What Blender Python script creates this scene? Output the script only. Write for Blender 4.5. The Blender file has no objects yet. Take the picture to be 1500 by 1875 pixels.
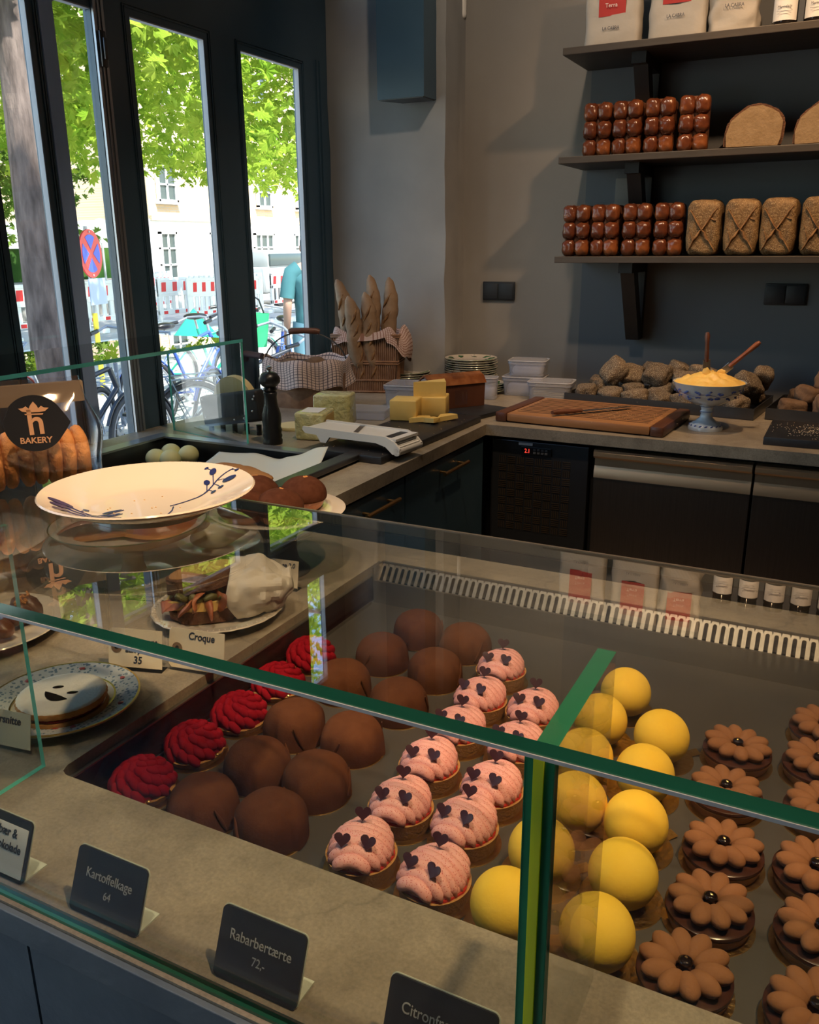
import bpy, bmesh, math, random
from mathutils import Vector, Matrix, Euler, noise
random.seed(7)
PI = math.pi
sc = bpy.context.scene
COL = sc.collection
# ------------------------------------------------------------------ camera
def cam_axes(a, b, c):
    cy, sy = math.cos(a), math.sin(a)
    f = Vector((sy*math.cos(b), cy*math.cos(b), math.sin(b)))
    r = Vector((cy, -sy, 0)); u = r.cross(f)
    return r*math.cos(c)+u*math.sin(c), -r*math.sin(c)+u*math.cos(c), f
R_, U_, F_ = cam_axes(-0.474112, -0.301650, -0.008021)
cd = bpy.data.cameras.new('camera'); cam = bpy.data.objects.new('camera', cd); COL.objects.link(cam)
cd.sensor_fit = 'HORIZONTAL'; cd.sensor_width = 36; cd.lens = 36*1560.05/1500; cd.clip_start = .02; cd.clip_end = 400
cam.matrix_world = Matrix(((R_.x, U_.x, -F_.x, 0), (R_.y, U_.y, -F_.y, 0), (R_.z, U_.z, -F_.z, 1.5), (0, 0, 0, 1)))
sc.camera = cam
# ------------------------------------------------------------------ world, sun, lamps, exposure
vs = sc.view_settings
sc.display_settings.display_device = 'sRGB'
vs.view_transform = 'Standard'; vs.look = 'None'; vs.gamma = 1; vs.use_curve_mapping = False
vs.exposure = 0.45
W = bpy.data.worlds.new('sky'); sc.world = W; W.use_nodes = True
wn = W.node_tree; wn.nodes.clear()
wo = wn.nodes.new('ShaderNodeOutputWorld'); wb = wn.nodes.new('ShaderNodeBackground'); ws = wn.nodes.new('ShaderNodeTexSky')
ws.sky_type = 'NISHITA'; ws.sun_disc = False; ws.sun_elevation = math.radians(50); ws.sun_rotation = math.radians(100)
ws.air_density = 1.3; ws.dust_density = .6; ws.ozone_density = 2
wb.inputs['Strength'].default_value = 0.42
wn.links.new(ws.outputs[0], wb.inputs[0]); wn.links.new(wb.outputs[0], wo.inputs[0])
def sun_light(name, d, power, col):
    l = bpy.data.lights.new(name, 'SUN'); l.energy = power; l.color = col; l.angle = math.radians(.6)
    o = bpy.data.objects.new(name, l); COL.objects.link(o)
    o.rotation_euler = Vector(d).normalized().to_track_quat('Z', 'Y').to_euler(); o.location = (3, 0, 12)
sun_light('sun', (.62, -.22, .80), 10, (1, .95, .86))
def spot(name, loc, tgt, power, col=(1, .64, .34), size=70, blend=.7, rad=.05):
    l = bpy.data.lights.new(name, 'SPOT'); l.energy = power; l.color = col; l.spot_size = math.radians(size); l.spot_blend = blend; l.shadow_soft_size = rad
    o = bpy.data.objects.new(name, l); COL.objects.link(o); o.location = loc
    o.rotation_euler = (Vector(loc)-Vector(tgt)).to_track_quat('Z', 'Y').to_euler()
WARM = (1, .62, .32)
spot('ceiling_spot', (.45, .62, 3.05), (-.15, .80, .88), 145, WARM, 60, .8, .035)
spot('ceiling_spot', (-.30, .30, 3.05), (-.68, .80, .88), 85, (1, .70, .44), 60, .8, .035)
spot('ceiling_spot', (-.9, 1.75, 3.05), (-1.25, 2.5, .9), 55, (1, .74, .5), 75, .9, .04)
spot('ceiling_spot', (-.3, 2.65, 3.05), (-.35, 3.2, .95), 60, WARM, 70, .9, .04)
spot('ceiling_spot', (.3, 2.25, 3.05), (-.45, 3.64, 1.7), 60, (1, .6, .32), 66, .8, .04)
spot('ceiling_spot', (-1.0, .55, 3.05), (-1.1, 1.2, .95), 50, (1, .74, .5), 60, .9, .04)
spot('ceiling_spot', (-.9, 2.3, 3.1), (-1.2, 3.64, 1.9), 30, (1, .78, .58), 90, .9, .05)
def window_portal(loc, sx, sy):
    l = bpy.data.lights.new('window_portal', 'AREA'); l.shape = 'RECTANGLE'; l.size = sx; l.size_y = sy; l.cycles.is_portal = True
    o = bpy.data.objects.new('window_portal', l); COL.objects.link(o); o.location = loc
    o.rotation_euler = (0, -PI/2, 0)
window_portal((-2.22, 2.45, 1.5), 1.8, 1.7)
window_portal((-2.22, -.1, 1.6), 2.2, 2.3)  # portal for the unseen opening added as fill
C = sc.cycles
try:
    C.use_denoising = True; C.denoiser = 'OPENIMAGEDENOISE'
except Exception: pass
C.max_bounces = 9; C.diffuse_bounces = 4; C.glossy_bounces = 4; C.transparent_max_bounces = 32; C.transmission_bounces = 6
C.caustics_reflective = False; C.caustics_refractive = False; C.sample_clamp_indirect = 4.0; C.use_adaptive_sampling = True

# ------------------------------------------------------------------ materials
def lerp(a, b, t): return tuple(a[i]*(1-t)+b[i]*t for i in range(3))
def pm(name, col, rough=.6, metal=0, col2=None, scale=20, contrast=.5, bump=0, bscale=None, spec=.5, coat=0, coords='Object', stretch=(1, 1, 1), col3=None, trans=0, sheen=0, speck=None, detail=4, vary=0):
    m = bpy.data.materials.new(name); m.use_nodes = True; nt = m.node_tree; N = nt.nodes; L = nt.links
    p = N['Principled BSDF']
    p.inputs['Base Color'].default_value = (*col, 1); p.inputs['Roughness'].default_value = rough; p.inputs['Metallic'].default_value = metal
    p.inputs['Specular IOR Level'].default_value = spec; p.inputs['Coat Weight'].default_value = coat
    if sheen: p.inputs['Sheen Weight'].default_value = sheen
    if trans: p.inputs['Subsurface Weight'].default_value = trans; p.inputs['Subsurface Radius'].default_value = (.01, .006, .004); p.inputs['Subsurface Scale'].default_value = 1
    tc = N.new('ShaderNodeTexCoord'); mp = N.new('ShaderNodeMapping'); mp.inputs['Scale'].default_value = stretch
    L.new(tc.outputs[coords], mp.inputs[0]); out = None
    if col2:
        nz = N.new('ShaderNodeTexNoise'); nz.inputs['Scale'].default_value = scale; nz.inputs['Detail'].default_value = detail
        L.new(mp.outputs[0], nz.inputs[0]); rp = N.new('ShaderNodeValToRGB'); e = rp.color_ramp.elements
        e[0].position = .5-contrast*.5*.6; e[1].position = .5+contrast*.5*.6; e[0].color = (*col, 1); e[1].color = (*col2, 1)
        if col3: q = e.new(.5); q.color = (*col3, 1)
        L.new(nz.outputs['Fac'], rp.inputs[0]); out = rp.outputs[0]
    if speck:  # (scale, threshold, colour)
        vo = N.new('ShaderNodeTexVoronoi'); vo.inputs['Scale'].default_value = speck[0]; L.new(mp.outputs[0], vo.inputs[0])
        lt = N.new('ShaderNodeMath'); lt.operation = 'LESS_THAN'; lt.inputs[1].default_value = speck[1]; L.new(vo.outputs['Distance'], lt.inputs[0])
        mx = N.new('ShaderNodeMix'); mx.data_type = 'RGBA'; L.new(lt.outputs[0], mx.inputs['Factor'])
        if out: L.new(out, mx.inputs[6])
        else: mx.inputs[6].default_value = (*col, 1)
        mx.inputs[7].default_value = (*speck[2], 1); out = mx.outputs[2]
    if vary:
        oi = N.new('ShaderNodeObjectInfo'); hv = N.new('ShaderNodeHueSaturation'); mr = N.new('ShaderNodeMapRange')
        mr.inputs[3].default_value = 1-vary; mr.inputs[4].default_value = 1+vary; L.new(oi.outputs['Random'], mr.inputs[0]); L.new(mr.outputs[0], hv.inputs['Value'])
        if out: L.new(out, hv.inputs['Color'])
        else: hv.inputs['Color'].default_value = (*col, 1)
        out = hv.outputs[0]
    if out: L.new(out, p.inputs['Base Color'])
    if bump:
        n2 = N.new('ShaderNodeTexNoise'); n2.inputs['Scale'].default_value = bscale or scale*2; n2.inputs['Detail'].default_value = 5
        L.new(mp.outputs[0], n2.inputs[0]); bp = N.new('ShaderNodeBump'); bp.inputs['Strength'].default_value = min(1, bump); bp.inputs['Distance'].default_value = .01*max(1, bump)
        L.new(n2.outputs['Fac'], bp.inputs['Height']); L.new(bp.outputs[0], p.inputs['Normal'])
    return m
def glass(name, tint=(1, 1, 1), refl=1.0, rough=0.0, milk=0):
    m = bpy.data.materials.new(name); m.use_nodes = True; nt = m.node_tree; N = nt.nodes; L = nt.links; N.clear()
    o = N.new('ShaderNodeOutputMaterial'); t = N.new('ShaderNodeBsdfTransparent'); t.inputs[0].default_value = (*tint, 1)
    g = N.new('ShaderNodeBsdfGlossy'); g.inputs['Roughness'].default_value = rough
    lw = N.new('ShaderNodeLayerWeight'); lw.inputs['Blend'].default_value = .5
    pw = N.new('ShaderNodeMath'); pw.operation = 'POWER'; pw.inputs[1].default_value = 5; L.new(lw.outputs['Facing'], pw.inputs[0])
    ma = N.new('ShaderNodeMath'); ma.operation = 'MULTIPLY_ADD'; ma.inputs[1].default_value = .95*refl; ma.inputs[2].default_value = .042*refl; ma.use_clamp = True
    L.new(pw.outputs[0], ma.inputs[0]); mx = N.new('ShaderNodeMixShader'); L.new(ma.outputs[0], mx.inputs[0]); L.new(t.outputs[0], mx.inputs[1]); L.new(g.outputs[0], mx.inputs[2])
    if milk:
        df = N.new('ShaderNodeBsdfDiffuse'); df.inputs[0].default_value = (.7, .72, .78, 1); m2 = N.new('ShaderNodeMixShader'); m2.inputs[0].default_value = milk; L.new(mx.outputs[0], m2.inputs[1]); L.new(df.outputs[0], m2.inputs[2]); mx = m2
    L.new(mx.outputs[0], o.inputs[0]); return m
def leafmat(name, c1, c2, tr=.5, scale=3):
    m = bpy.data.materials.new(name); m.use_nodes = True; nt = m.node_tree; N = nt.nodes; L = nt.links; N.clear()
    o = N.new('ShaderNodeOutputMaterial'); d = N.new('ShaderNodeBsdfDiffuse'); t = N.new('ShaderNodeBsdfTranslucent'); mx = N.new('ShaderNodeMixShader'); mx.inputs[0].default_value = tr
    tc = N.new('ShaderNodeTexCoord'); nz = N.new('ShaderNodeTexNoise'); nz.inputs['Scale'].default_value = scale; L.new(tc.outputs['Object'], nz.inputs[0])
    rp = N.new('ShaderNodeValToRGB'); rp.color_ramp.elements[0].position = .35; rp.color_ramp.elements[1].position = .65
    rp.color_ramp.elements[0].color = (*c1, 1); rp.color_ramp.elements[1].color = (*c2, 1); L.new(nz.outputs['Fac'], rp.inputs[0])
    L.new(rp.outputs[0], d.inputs[0]); L.new(rp.outputs[0], t.inputs[0]); L.new(d.outputs[0], mx.inputs[1]); L.new(t.outputs[0], mx.inputs[2]); L.new(mx.outputs[0], o.inputs[0]); return m
def checkmat(name, base, line, size, width, brick=None):
    """woven check: thin lines in both directions in UV space"""
    m = bpy.data.materials.new(name); m.use_nodes = True; nt = m.node_tree; N = nt.nodes; L = nt.links
    p = N['Principled BSDF']; p.inputs['Roughness'].default_value = .9
    uv = N.new('ShaderNodeTexCoord'); sp = N.new('ShaderNodeSeparateXYZ'); L.new(uv.outputs['UV'], sp.inputs[0]); ms = []
    for ax in (0, 1):
        a = N.new('ShaderNodeMath'); a.operation = 'MULTIPLY'; a.inputs[1].default_value = 1/size; L.new(sp.outputs[ax], a.inputs[0])
        f = N.new('ShaderNodeMath'); f.operation = 'FRACT'; L.new(a.outputs[0], f.inputs[0])
        c = N.new('ShaderNodeMath'); c.operation = 'LESS_THAN'; c.inputs[1].default_value = width; L.new(f.outputs[0], c.inputs[0]); ms.append(c)
    ad = N.new('ShaderNodeMath'); ad.operation = 'MAXIMUM'; L.new(ms[0].outputs[0], ad.inputs[0]); L.new(ms[1].outputs[0], ad.inputs[1])
    mx = N.new('ShaderNodeMix'); mx.data_type = 'RGBA'; mx.inputs[6].default_value = (*base, 1); mx.inputs[7].default_value = (*line, 1)
    L.new(ad.outputs[0], mx.inputs['Factor']); L.new(mx.outputs[2], p.inputs['Base Color']); return m

MT = {}
MT['stone'] = pm('stone', (.215, .185, .14), .42, 0, (.33, .29, .225), 9, .9, .12, 120, speck=(210, .16, (.13, .12, .10)), detail=8)
def stone_mat():
    m = bpy.data.materials.new('stone'); m.use_nodes = True; N = m.node_tree.nodes; L = m.node_tree.links; p = N['Principled BSDF']; p.inputs['Roughness'].default_value = .42
    tc = N.new('ShaderNodeTexCoord')
    def nz(s, d, r=.6): q = N.new('ShaderNodeTexNoise'); q.inputs['Scale'].default_value = s; q.inputs['Detail'].default_value = d; q.inputs['Roughness'].default_value = r; L.new(tc.outputs['Object'], q.inputs[0]); return q
    def ramp(src, a, b, ca, cb): q = N.new('ShaderNodeValToRGB'); e = q.color_ramp.elements; e[0].position = a; e[1].position = b; e[0].color = (*ca, 1); e[1].color = (*cb, 1); L.new(src, q.inputs[0]); return q.outputs[0]
    def mix(mode, f, a, b): q = N.new('ShaderNodeMix'); q.data_type = 'RGBA'; q.blend_type = mode; q.inputs['Factor'].default_value = f; L.new(a, q.inputs[6]); L.new(b, q.inputs[7]); return q.outputs[2]
    base = ramp(nz(7, 8).outputs['Fac'], .35, .68, (.22, .19, .145), (.35, .305, .235)); grain = ramp(nz(260, 3).outputs['Fac'], .34, .64, (.84, .83, .82), (1.08, 1.07, 1.06)); blot = ramp(nz(42, 6, .75).outputs['Fac'], .30, .52, (.74, .73, .72), (1.05, 1.05, 1.05))
    c = mix('MULTIPLY', 1, base, grain); c = mix('MULTIPLY', .8, c, blot)
    dn = nz(5, 4); vo = N.new('ShaderNodeTexVoronoi'); vo.feature = 'DISTANCE_TO_EDGE'; vo.inputs['Scale'].default_value = 3.2; va = N.new('ShaderNodeMixRGB'); va.inputs[0].default_value = .22; L.new(tc.outputs['Object'], va.inputs[1]); L.new(dn.outputs['Color'], va.inputs[2]); L.new(va.outputs[0], vo.inputs[0])
    cr = ramp(vo.outputs['Distance'], .0, .010, (.35, .33, .31), (1, 1, 1)); mk = ramp(nz(2.3, 2).outputs['Fac'], .50, .58, (1, 1, 1), (0, 0, 0))
    sc2 = N.new('ShaderNodeMix'); sc2.data_type = 'RGBA'; sc2.blend_type = 'LIGHTEN'; sc2.inputs['Factor'].default_value = 1; L.new(cr, sc2.inputs[6]); L.new(mk, sc2.inputs[7]); c = mix('MULTIPLY', .5, c, sc2.outputs[2])
    L.new(c, p.inputs['Base Color']); b = N.new('ShaderNodeBump'); b.inputs['Strength'].default_value = .12; b.inputs['Distance'].default_value = .003; L.new(nz(160, 3).outputs['Fac'], b.inputs['Height']); L.new(b.outputs[0], p.inputs['Normal']); return m
MT['stone'] = stone_mat()
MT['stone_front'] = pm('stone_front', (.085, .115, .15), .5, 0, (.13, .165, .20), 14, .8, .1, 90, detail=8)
MT['plaster'] = pm('plaster', (.215, .205, .19), .85, 0, (.25, .24, .222), 3, .8, .35, 6, detail=6)
MT['plaster_pillar'] = pm('plaster_pillar', (.24, .245, .245), .8, 0, (.30, .30, .295), 5, .8, .3, 9, detail=6)
MT['plaster_dark'] = pm('plaster_dark', (.15, .155, .155), .85, 0, (.175, .18, .18), 4, .8, .25, 10)
MT['joinery'] = pm('joinery', (.042, .086, .128), .30, 0, (.050, .098, .142), 6, .7, .03, 60)
MT['joinery_daylit'] = pm('joinery_daylit', (.34, .48, .78), .5, 0, (.40, .54, .84), 25, .7, stretch=(1, 1, .1))  # joinery paint lightened, daylight on the stile's side face put into the colour
MT['bead'] = pm('bead', (.50, .52, .55), .45)
MT['metal_strip'] = pm('metal_strip', (.35, .37, .40), .35, .8)
MT['steel'] = pm('steel', (.34, .32, .285), .36, .9, (.30, .28, .25), 8, .5, stretch=(1, 40, 1))
MT['steel_tray'] = pm('steel_tray', (.27, .25, .225), .34, .8, (.21, .195, .175), 6, .8, .03, 120)
MT['steel_dark'] = pm('steel_dark', (.10, .10, .105), .35, .8)
MT['fridge_lip_lit'] = pm('fridge_lip_lit', (.85, .56, .32), .38, .9)  # steel lip tinted gold, its warm highlight put into the colour
MT['steel_fridge'] = pm('steel_fridge', (.30, .24, .19), .34, .95, (.26, .21, .17), 5, .5, stretch=(60, 1, 1))
MT['liner'] = pm('liner', (.045, .016, .014), .22, .3)
MT['black'] = pm('black', (.008, .009, .011), .35)
MT['black_matte'] = pm('black_matte', (.012, .013, .016), .6)
MT['slate'] = pm('slate', (.013, .014, .017), .42, 0, (.02, .021, .025), 30, .6, .05)
MT['gap'] = pm('gap', (.004, .004, .004), .9)
MT['shelf_wood'] = pm('shelf_wood', (.035, .028, .022), .5, 0, (.06, .048, .038), 8, .8, .05, 60, stretch=(.6, 8, 8))
MT['bracket_wood'] = pm('bracket_wood', (.012, .011, .011), .55, 0, (.02, .018, .017), 8, .8)
MT['glass'] = glass('glass', (.985, .995, .985))
MT['window_glass'] = glass('window_glass', (.97, .99, .985), .8)
MT['case_glass'] = glass('case_glass', (.95, .985, .97), 2.5)
def edge_mat(name, c):
    m = bpy.data.materials.new(name); m.use_nodes = True; N = m.node_tree.nodes; L = m.node_tree.links; N.clear()
    o = N.new('ShaderNodeOutputMaterial'); t = N.new('ShaderNodeBsdfTranslucent'); g = N.new('ShaderNodeBsdfGlossy'); d = N.new('ShaderNodeBsdfDiffuse')
    g.inputs['Roughness'].default_value = .12; g.inputs[0].default_value = (.8, 1, .92, 1)
    tc = N.new('ShaderNodeTexCoord'); nz = N.new('ShaderNodeTexNoise'); nz.inputs['Scale'].default_value = 3; L.new(tc.outputs['Object'], nz.inputs[0])
    rp = N.new('ShaderNodeValToRGB'); rp.color_ramp.elements[0].position = .4; rp.color_ramp.elements[1].position = .62
    rp.color_ramp.elements[0].color = (*c, 1); rp.color_ramp.elements[1].color = (*[min(1, x*2.2+.01) for x in c], 1); L.new(nz.outputs['Fac'], rp.inputs[0])
    for s in (t, d): L.new(rp.outputs[0], s.inputs[0])
    a = N.new('ShaderNodeMixShader'); a.inputs[0].default_value = .5; L.new(t.outputs[0], a.inputs[1]); L.new(d.outputs[0], a.inputs[2])
    b = N.new('ShaderNodeMixShader'); b.inputs[0].default_value = .12; L.new(a.outputs[0], b.inputs[1]); L.new(g.outputs[0], b.inputs[2]); L.new(b.outputs[0], o.inputs[0]); return m
MT['glass_edge'] = edge_mat('glass_edge', (.02, .16, .09))
MT['glass_edge_reflection'] = edge_mat('glass_edge_reflection', (.42, .55, .03))  # reflected yellow of the pastries put into the edge colour
MT['glass_edge_daylit'] = edge_mat('glass_edge_daylit', (.10, .50, .36))  # lighter copy of the green edge, daylight put into its colour
MT['plastic_clear'] = glass('plastic_clear', (.88, .90, .95), 1.6, .15, .22)
MT['film'] = glass('film', (.93, .93, .95), 1.8, .06)
MT['porcelain'] = pm('porcelain', (.60, .55, .47), .14, coat=.4)
MT['porcelain_blue'] = pm('porcelain_blue', (.02, .03, .12), .2)
MT['porcelain_rib'] = pm('porcelain_rib', (.55, .51, .44), .2)
MT['pedestal_dark'] = pm('pedestal_dark', (.09, .09, .085), .45)
MT['cocoa'] = pm('cocoa', (.092, .032, .013), .95, 0, (.118, .044, .019), 60, .6, .12, 300, spec=.1, vary=.12)
MT['cocoa_red'] = pm('cocoa_red', (.062, .022, .012), .95, 0, (.085, .032, .018), 80, .6, .1, 300, spec=.1)
MT['velvet_red'] = pm('velvet_red', (.25, .005, .012), .95, 0, (.31, .009, .018), 60, .7, .12, 400, spec=.04)
MT['tart_shell'] = pm('tart_shell', (.46, .24, .075), .8, 0, (.34, .16, .05), 80, .8, .3, 300)
MT['jam_red'] = pm('jam_red', (.42, .03, .02), .15)
MT['cream_pink'] = pm('cream_pink', (.80, .42, .40), .55, 0, (.78, .34, .31), 30, .9, .1, 200, speck=(430, .24, (.52, .09, .09)))
MT['leaf_purple'] = pm('leaf_purple', (.045, .010, .018), .45)
MT['velvet_yellow'] = pm('velvet_yellow', (.88, .56, .045), .7, 0, (.92, .64, .09), 20, .8, .06, 260, spec=.2, vary=.04)
MT['gold'] = pm('gold', (.80, .52, .20), .28, 1, (.7, .42, .14), 40, .5, .25, 130)
MT['gold_leaf'] = pm('gold_leaf', (.9, .65, .25), .3, 1)
MT['petal'] = pm('petal', (.235, .105, .048), .9, 0, (.28, .13, .062), 50, .7, .12, 260, spec=.12)
MT['glaze_dark'] = pm('glaze_dark', (.05, .018, .010), .22)
MT['glaze_black'] = pm('glaze_black', (.010, .005, .004), .08)
MT['cookie'] = pm('cookie', (.56, .25, .07), .8, 0, (.42, .17, .045), 60, .7, .3, 250)
MT['powder'] = pm('powder', (.80, .71, .58), .95, 0, (.74, .65, .52), 70, .8, .15, 300)
MT['brioche'] = pm('brioche', (.085, .022, .010), .24, 0, (.26, .085, .025), 14, .6, .12, 60, detail=5, col3=(.12, .034, .013), vary=.1, coat=.3)
MT['brioche_side'] = pm('brioche_side', (.16, .055, .018), .7, 0, (.09, .03, .012), 30, .8, .1)
MT['bread_seed'] = pm('bread_seed', (.085, .045, .016), .7, 0, (.27, .155, .06), 26, .8, .4, 120, speck=(340, .3, (.46, .33, .16)), vary=.1)
MT['bread_scar'] = pm('bread_scar', (.36, .19, .07), .8, 0, (.10, .042, .018), 40, .9, .5, 90)
MT['bread_crumb'] = pm('bread_crumb', (.30, .205, .11), .9, 0, (.23, .15, .075), 40, .8, .3, 120)
MT['roll_seed'] = pm('roll_seed', (.075, .055, .038), .9, 0, (.15, .105, .065), 18, .8, .5, 90, speck=(300, .30, (.42, .36, .25)), vary=.2)
MT['roll_brown'] = pm('roll_brown', (.11, .06, .032), .85, 0, (.24, .15, .09), 14, .8, .4, 60, vary=.15)
MT['roll_gold'] = pm('roll_gold', (.42, .20, .06), .75, 0, (.30, .13, .04), 20, .8, .3, 60)
MT['baguette'] = pm('baguette', (.20, .115, .06), .85, 0, (.36, .25, .16), 14, .8, .4, 50, vary=.1)
MT['wicker'] = pm('wicker', (.30, .17, .10), .7, 0, (.18, .09, .05), 30, .8, .2)
MT['gingham'] = checkmat('gingham', (.62, .50, .46), (.10, .08, .10), .014, .2)
MT['gingham_red'] = checkmat('gingham_red', (.58, .46, .42), (.24, .12, .09), .011, .3)
MT['board_wood'] = pm('board_wood', (.28, .12, .045), .45, 0, (.40, .20, .08), 5, .9, .05, stretch=(1, 9, 3), detail=3)
MT['board_dark'] = pm('board_dark', (.075, .028, .015), .4, 0, (.11, .04, .02), 10, .8, stretch=(10, 1, 10))
MT['board_groove'] = pm('board_groove', (.035, .016, .008), .8)
MT['knife_wood'] = pm('knife_wood', (.10, .035, .018), .45, 0, (.15, .055, .028), 30, .7)
MT['knife_wood_red'] = pm('knife_wood_red', (.22, .065, .028), .4, 0, (.30, .10, .04), 30, .7)
MT['blade'] = pm('blade', (.55, .55, .55), .25, 1)
MT['butter'] = pm('butter', (.82, .52, .12), .45, 0, (.86, .60, .18), 20, .6, .3, 40, trans=.15)
MT['cheese'] = pm('cheese', (.74, .50, .13), .5, 0, (.80, .58, .19), 10, .7, .08, 60)
MT['cheese_pale'] = pm('cheese_pale', (.72, .60, .30), .5)
MT['cheese_wrap'] = pm('cheese_wrap', (.58, .56, .24), .14, 0, (.66, .63, .34), 18, .8, 1.0, 45, coat=.6)
MT['label_white'] = pm('label_white', (.75, .75, .73), .6)
MT['white_plastic'] = pm('white_plastic', (.72, .71, .67), .35)
MT['white_cloud'] = pm('white_cloud', (.72, .74, .80), .4)
MT['paper'] = pm('paper', (.66, .62, .54), .8, 0, (.60, .56, .48), 12, .6, .1, 40)
MT['parchment'] = pm('parchment', (.62, .66, .60), .6, trans=.1)
MT['card'] = pm('card', (.76, .66, .48), .8)
MT['card_black'] = pm('card_black', (.010, .012, .017), .6, spec=.3)
MT['print_grey'] = pm('print_grey', (.42, .42, .40), .7)
MT['ink'] = pm('ink', (.02, .03, .06), .6)
MT['ring_brown'] = pm('ring_brown', (.20, .12, .07), .8)
MT['acrylic'] = pm('acrylic', (.55, .60, .52), .2)
MT['bag_paper'] = pm('bag_paper', (.42, .40, .36), .6, 0, (.37, .35, .31), 8, .7, .4, 14)
MT['label_red'] = pm('label_red', (.42, .025, .02), .6)
MT['print_white'] = pm('print_white', (.8, .78, .74), .6)
MT['jar_dark'] = pm('jar_dark', (.012, .009, .008), .08)
MT['sticker'] = pm('sticker', (.010, .012, .018), .35)
MT['copper'] = pm('copper', (.62, .36, .22), .4, .3)
MT['brass'] = pm('brass', (.60, .38, .16), .3, 1)
MT['switch_plastic'] = pm('switch_plastic', (.012, .016, .022), .5)
MT['brown_bake'] = pm('brown_bake', (.26, .05, .016), .3, 0, (.36, .14, .05), 20, .8, .3, 60, coat=.4)
MT['bake_dark'] = pm('bake_dark', (.07, .025, .012), .35, 0, (.14, .05, .02), 24, .8, .4, 70, coat=.3)
MT['cake_top'] = pm('cake_top', (.12, .035, .012), .2, 0, (.26, .10, .035), 22, .7, .2, coat=.3)
MT['cake_side'] = pm('cake_side', (.075, .026, .014), .5, 0, (.10, .036, .018), 16, .7, .1)
MT['cake_fill'] = pm('cake_fill', (.42, .36, .32), .8, 0, (.24, .15, .15), 70, .7, .2, speck=(60, .3, (.10, .06, .07)))
MT['toast'] = pm('toast', (.50, .28, .11), .7, 0, (.34, .14, .045), 26, .7, .2, 80)
MT['toast_crust'] = pm('toast_crust', (.08, .032, .015), .8, 0, (.14, .06, .028), 60, .8, .5, 200)
MT['bacon'] = pm('bacon', (.30, .075, .035), .4, 0, (.42, .16, .07), 40, .7, .3)
MT['pear'] = pm('pear', (.52, .50, .34), .3, 0, (.60, .58, .44), 8, .7, coat=.5)
MT['macaron'] = pm('macaron', (.80, .76, .34), .5, 0, (.84, .80, .44), 10, .6)
MT['crumbs'] = pm('crumbs', (.55, .38, .20), .9)
MT['green_paint'] = pm('green_paint', (.02, .09, .035), .25)
def emit(name, c, s):
    m = bpy.data.materials.new(name); m.use_nodes = True; N = m.node_tree.nodes; N.clear(); o = N.new('ShaderNodeOutputMaterial'); e = N.new('ShaderNodeEmission')
    e.inputs[0].default_value = (*c, 1); e.inputs[1].default_value = s; m.node_tree.links.new(e.outputs[0], o.inputs[0]); return m
MT['led_red'] = emit('led_red', (1, .05, .03), 1.6)
# outside
MT['pavement'] = pm('pavement', (.42, .40, .37), .9, 0, (.50, .48, .44), 1.2, .7, .1, 8)
MT['brick_yellow'] = pm('brick_yellow', (.62, .46, .27), .9)
MT['render_white'] = pm('render_white', (.80, .79, .76), .9)
MT['roof'] = pm('roof', (.25, .22, .22), .8)
MT['house_pane'] = pm('house_pane', (.06, .08, .08), .2)
MT['hedge'] = leafmat('hedge', (.03, .08, .02), (.08, .16, .04), .3, 1)
MT['bark'] = pm('bark', (.05, .035, .03), .95, 0, (.20, .15, .13), 14, .7, 3, 16, stretch=(1, 1, .25))
MT['leaf'] = leafmat('leaf', (.20, .34, .03), (.42, .52, .07), .5, 2.2)
MT['leaf_far'] = leafmat('leaf_far', (.10, .19, .03), (.2, .3, .06), .45, 1.6)
MT['flower_pink'] = leafmat('flower_pink', (.75, .25, .32), (.85, .4, .45), .4, 3)
MT['barrier_white'] = pm('barrier_white', (.80, .80, .78), .6)
MT['barrier_red'] = pm('barrier_red', (.70, .02, .02), .5)
MT['sign_red'] = pm('sign_red', (.62, .03, .03), .4)
MT['sign_blue'] = pm('sign_blue', (.03, .08, .55), .4)
MT['sign_pale'] = pm('sign_pale', (.36, .44, .62), .5)
MT['pole_grey'] = pm('pole_grey', (.4, .42, .42), .5, .4)
MT['pole_yellow'] = pm('pole_yellow', (.50, .42, .03), .5)
MT['shirt_teal'] = pm('shirt_teal', (.05, .17, .19), .9, 0, (.04, .14, .16), 6, .6, .4, 9)
MT['trouser_blue'] = pm('trouser_blue', (.12, .25, .32), .9)
MT['skin'] = pm('skin', (.50, .30, .22), .6, trans=.1)
MT['hair'] = pm('hair', (.06, .04, .03), .7)
MT['tote_green'] = pm('tote_green', (.02, .36, .14), .6)
MT['tyre'] = pm('tyre', (.02, .02, .022), .7)
MT['rim'] = pm('rim', (.5, .5, .52), .35, .8)
for k, c in dict(bike_red=(.55, .03, .03), bike_blue=(.05, .11, .45), bike_black=(.02, .025, .04), bike_grey=(.25, .28, .33), bike_green=(.02, .35, .25), saddle=(.012, .012, .014)).items():
    MT[k] = pm(k, c, .35)
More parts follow.
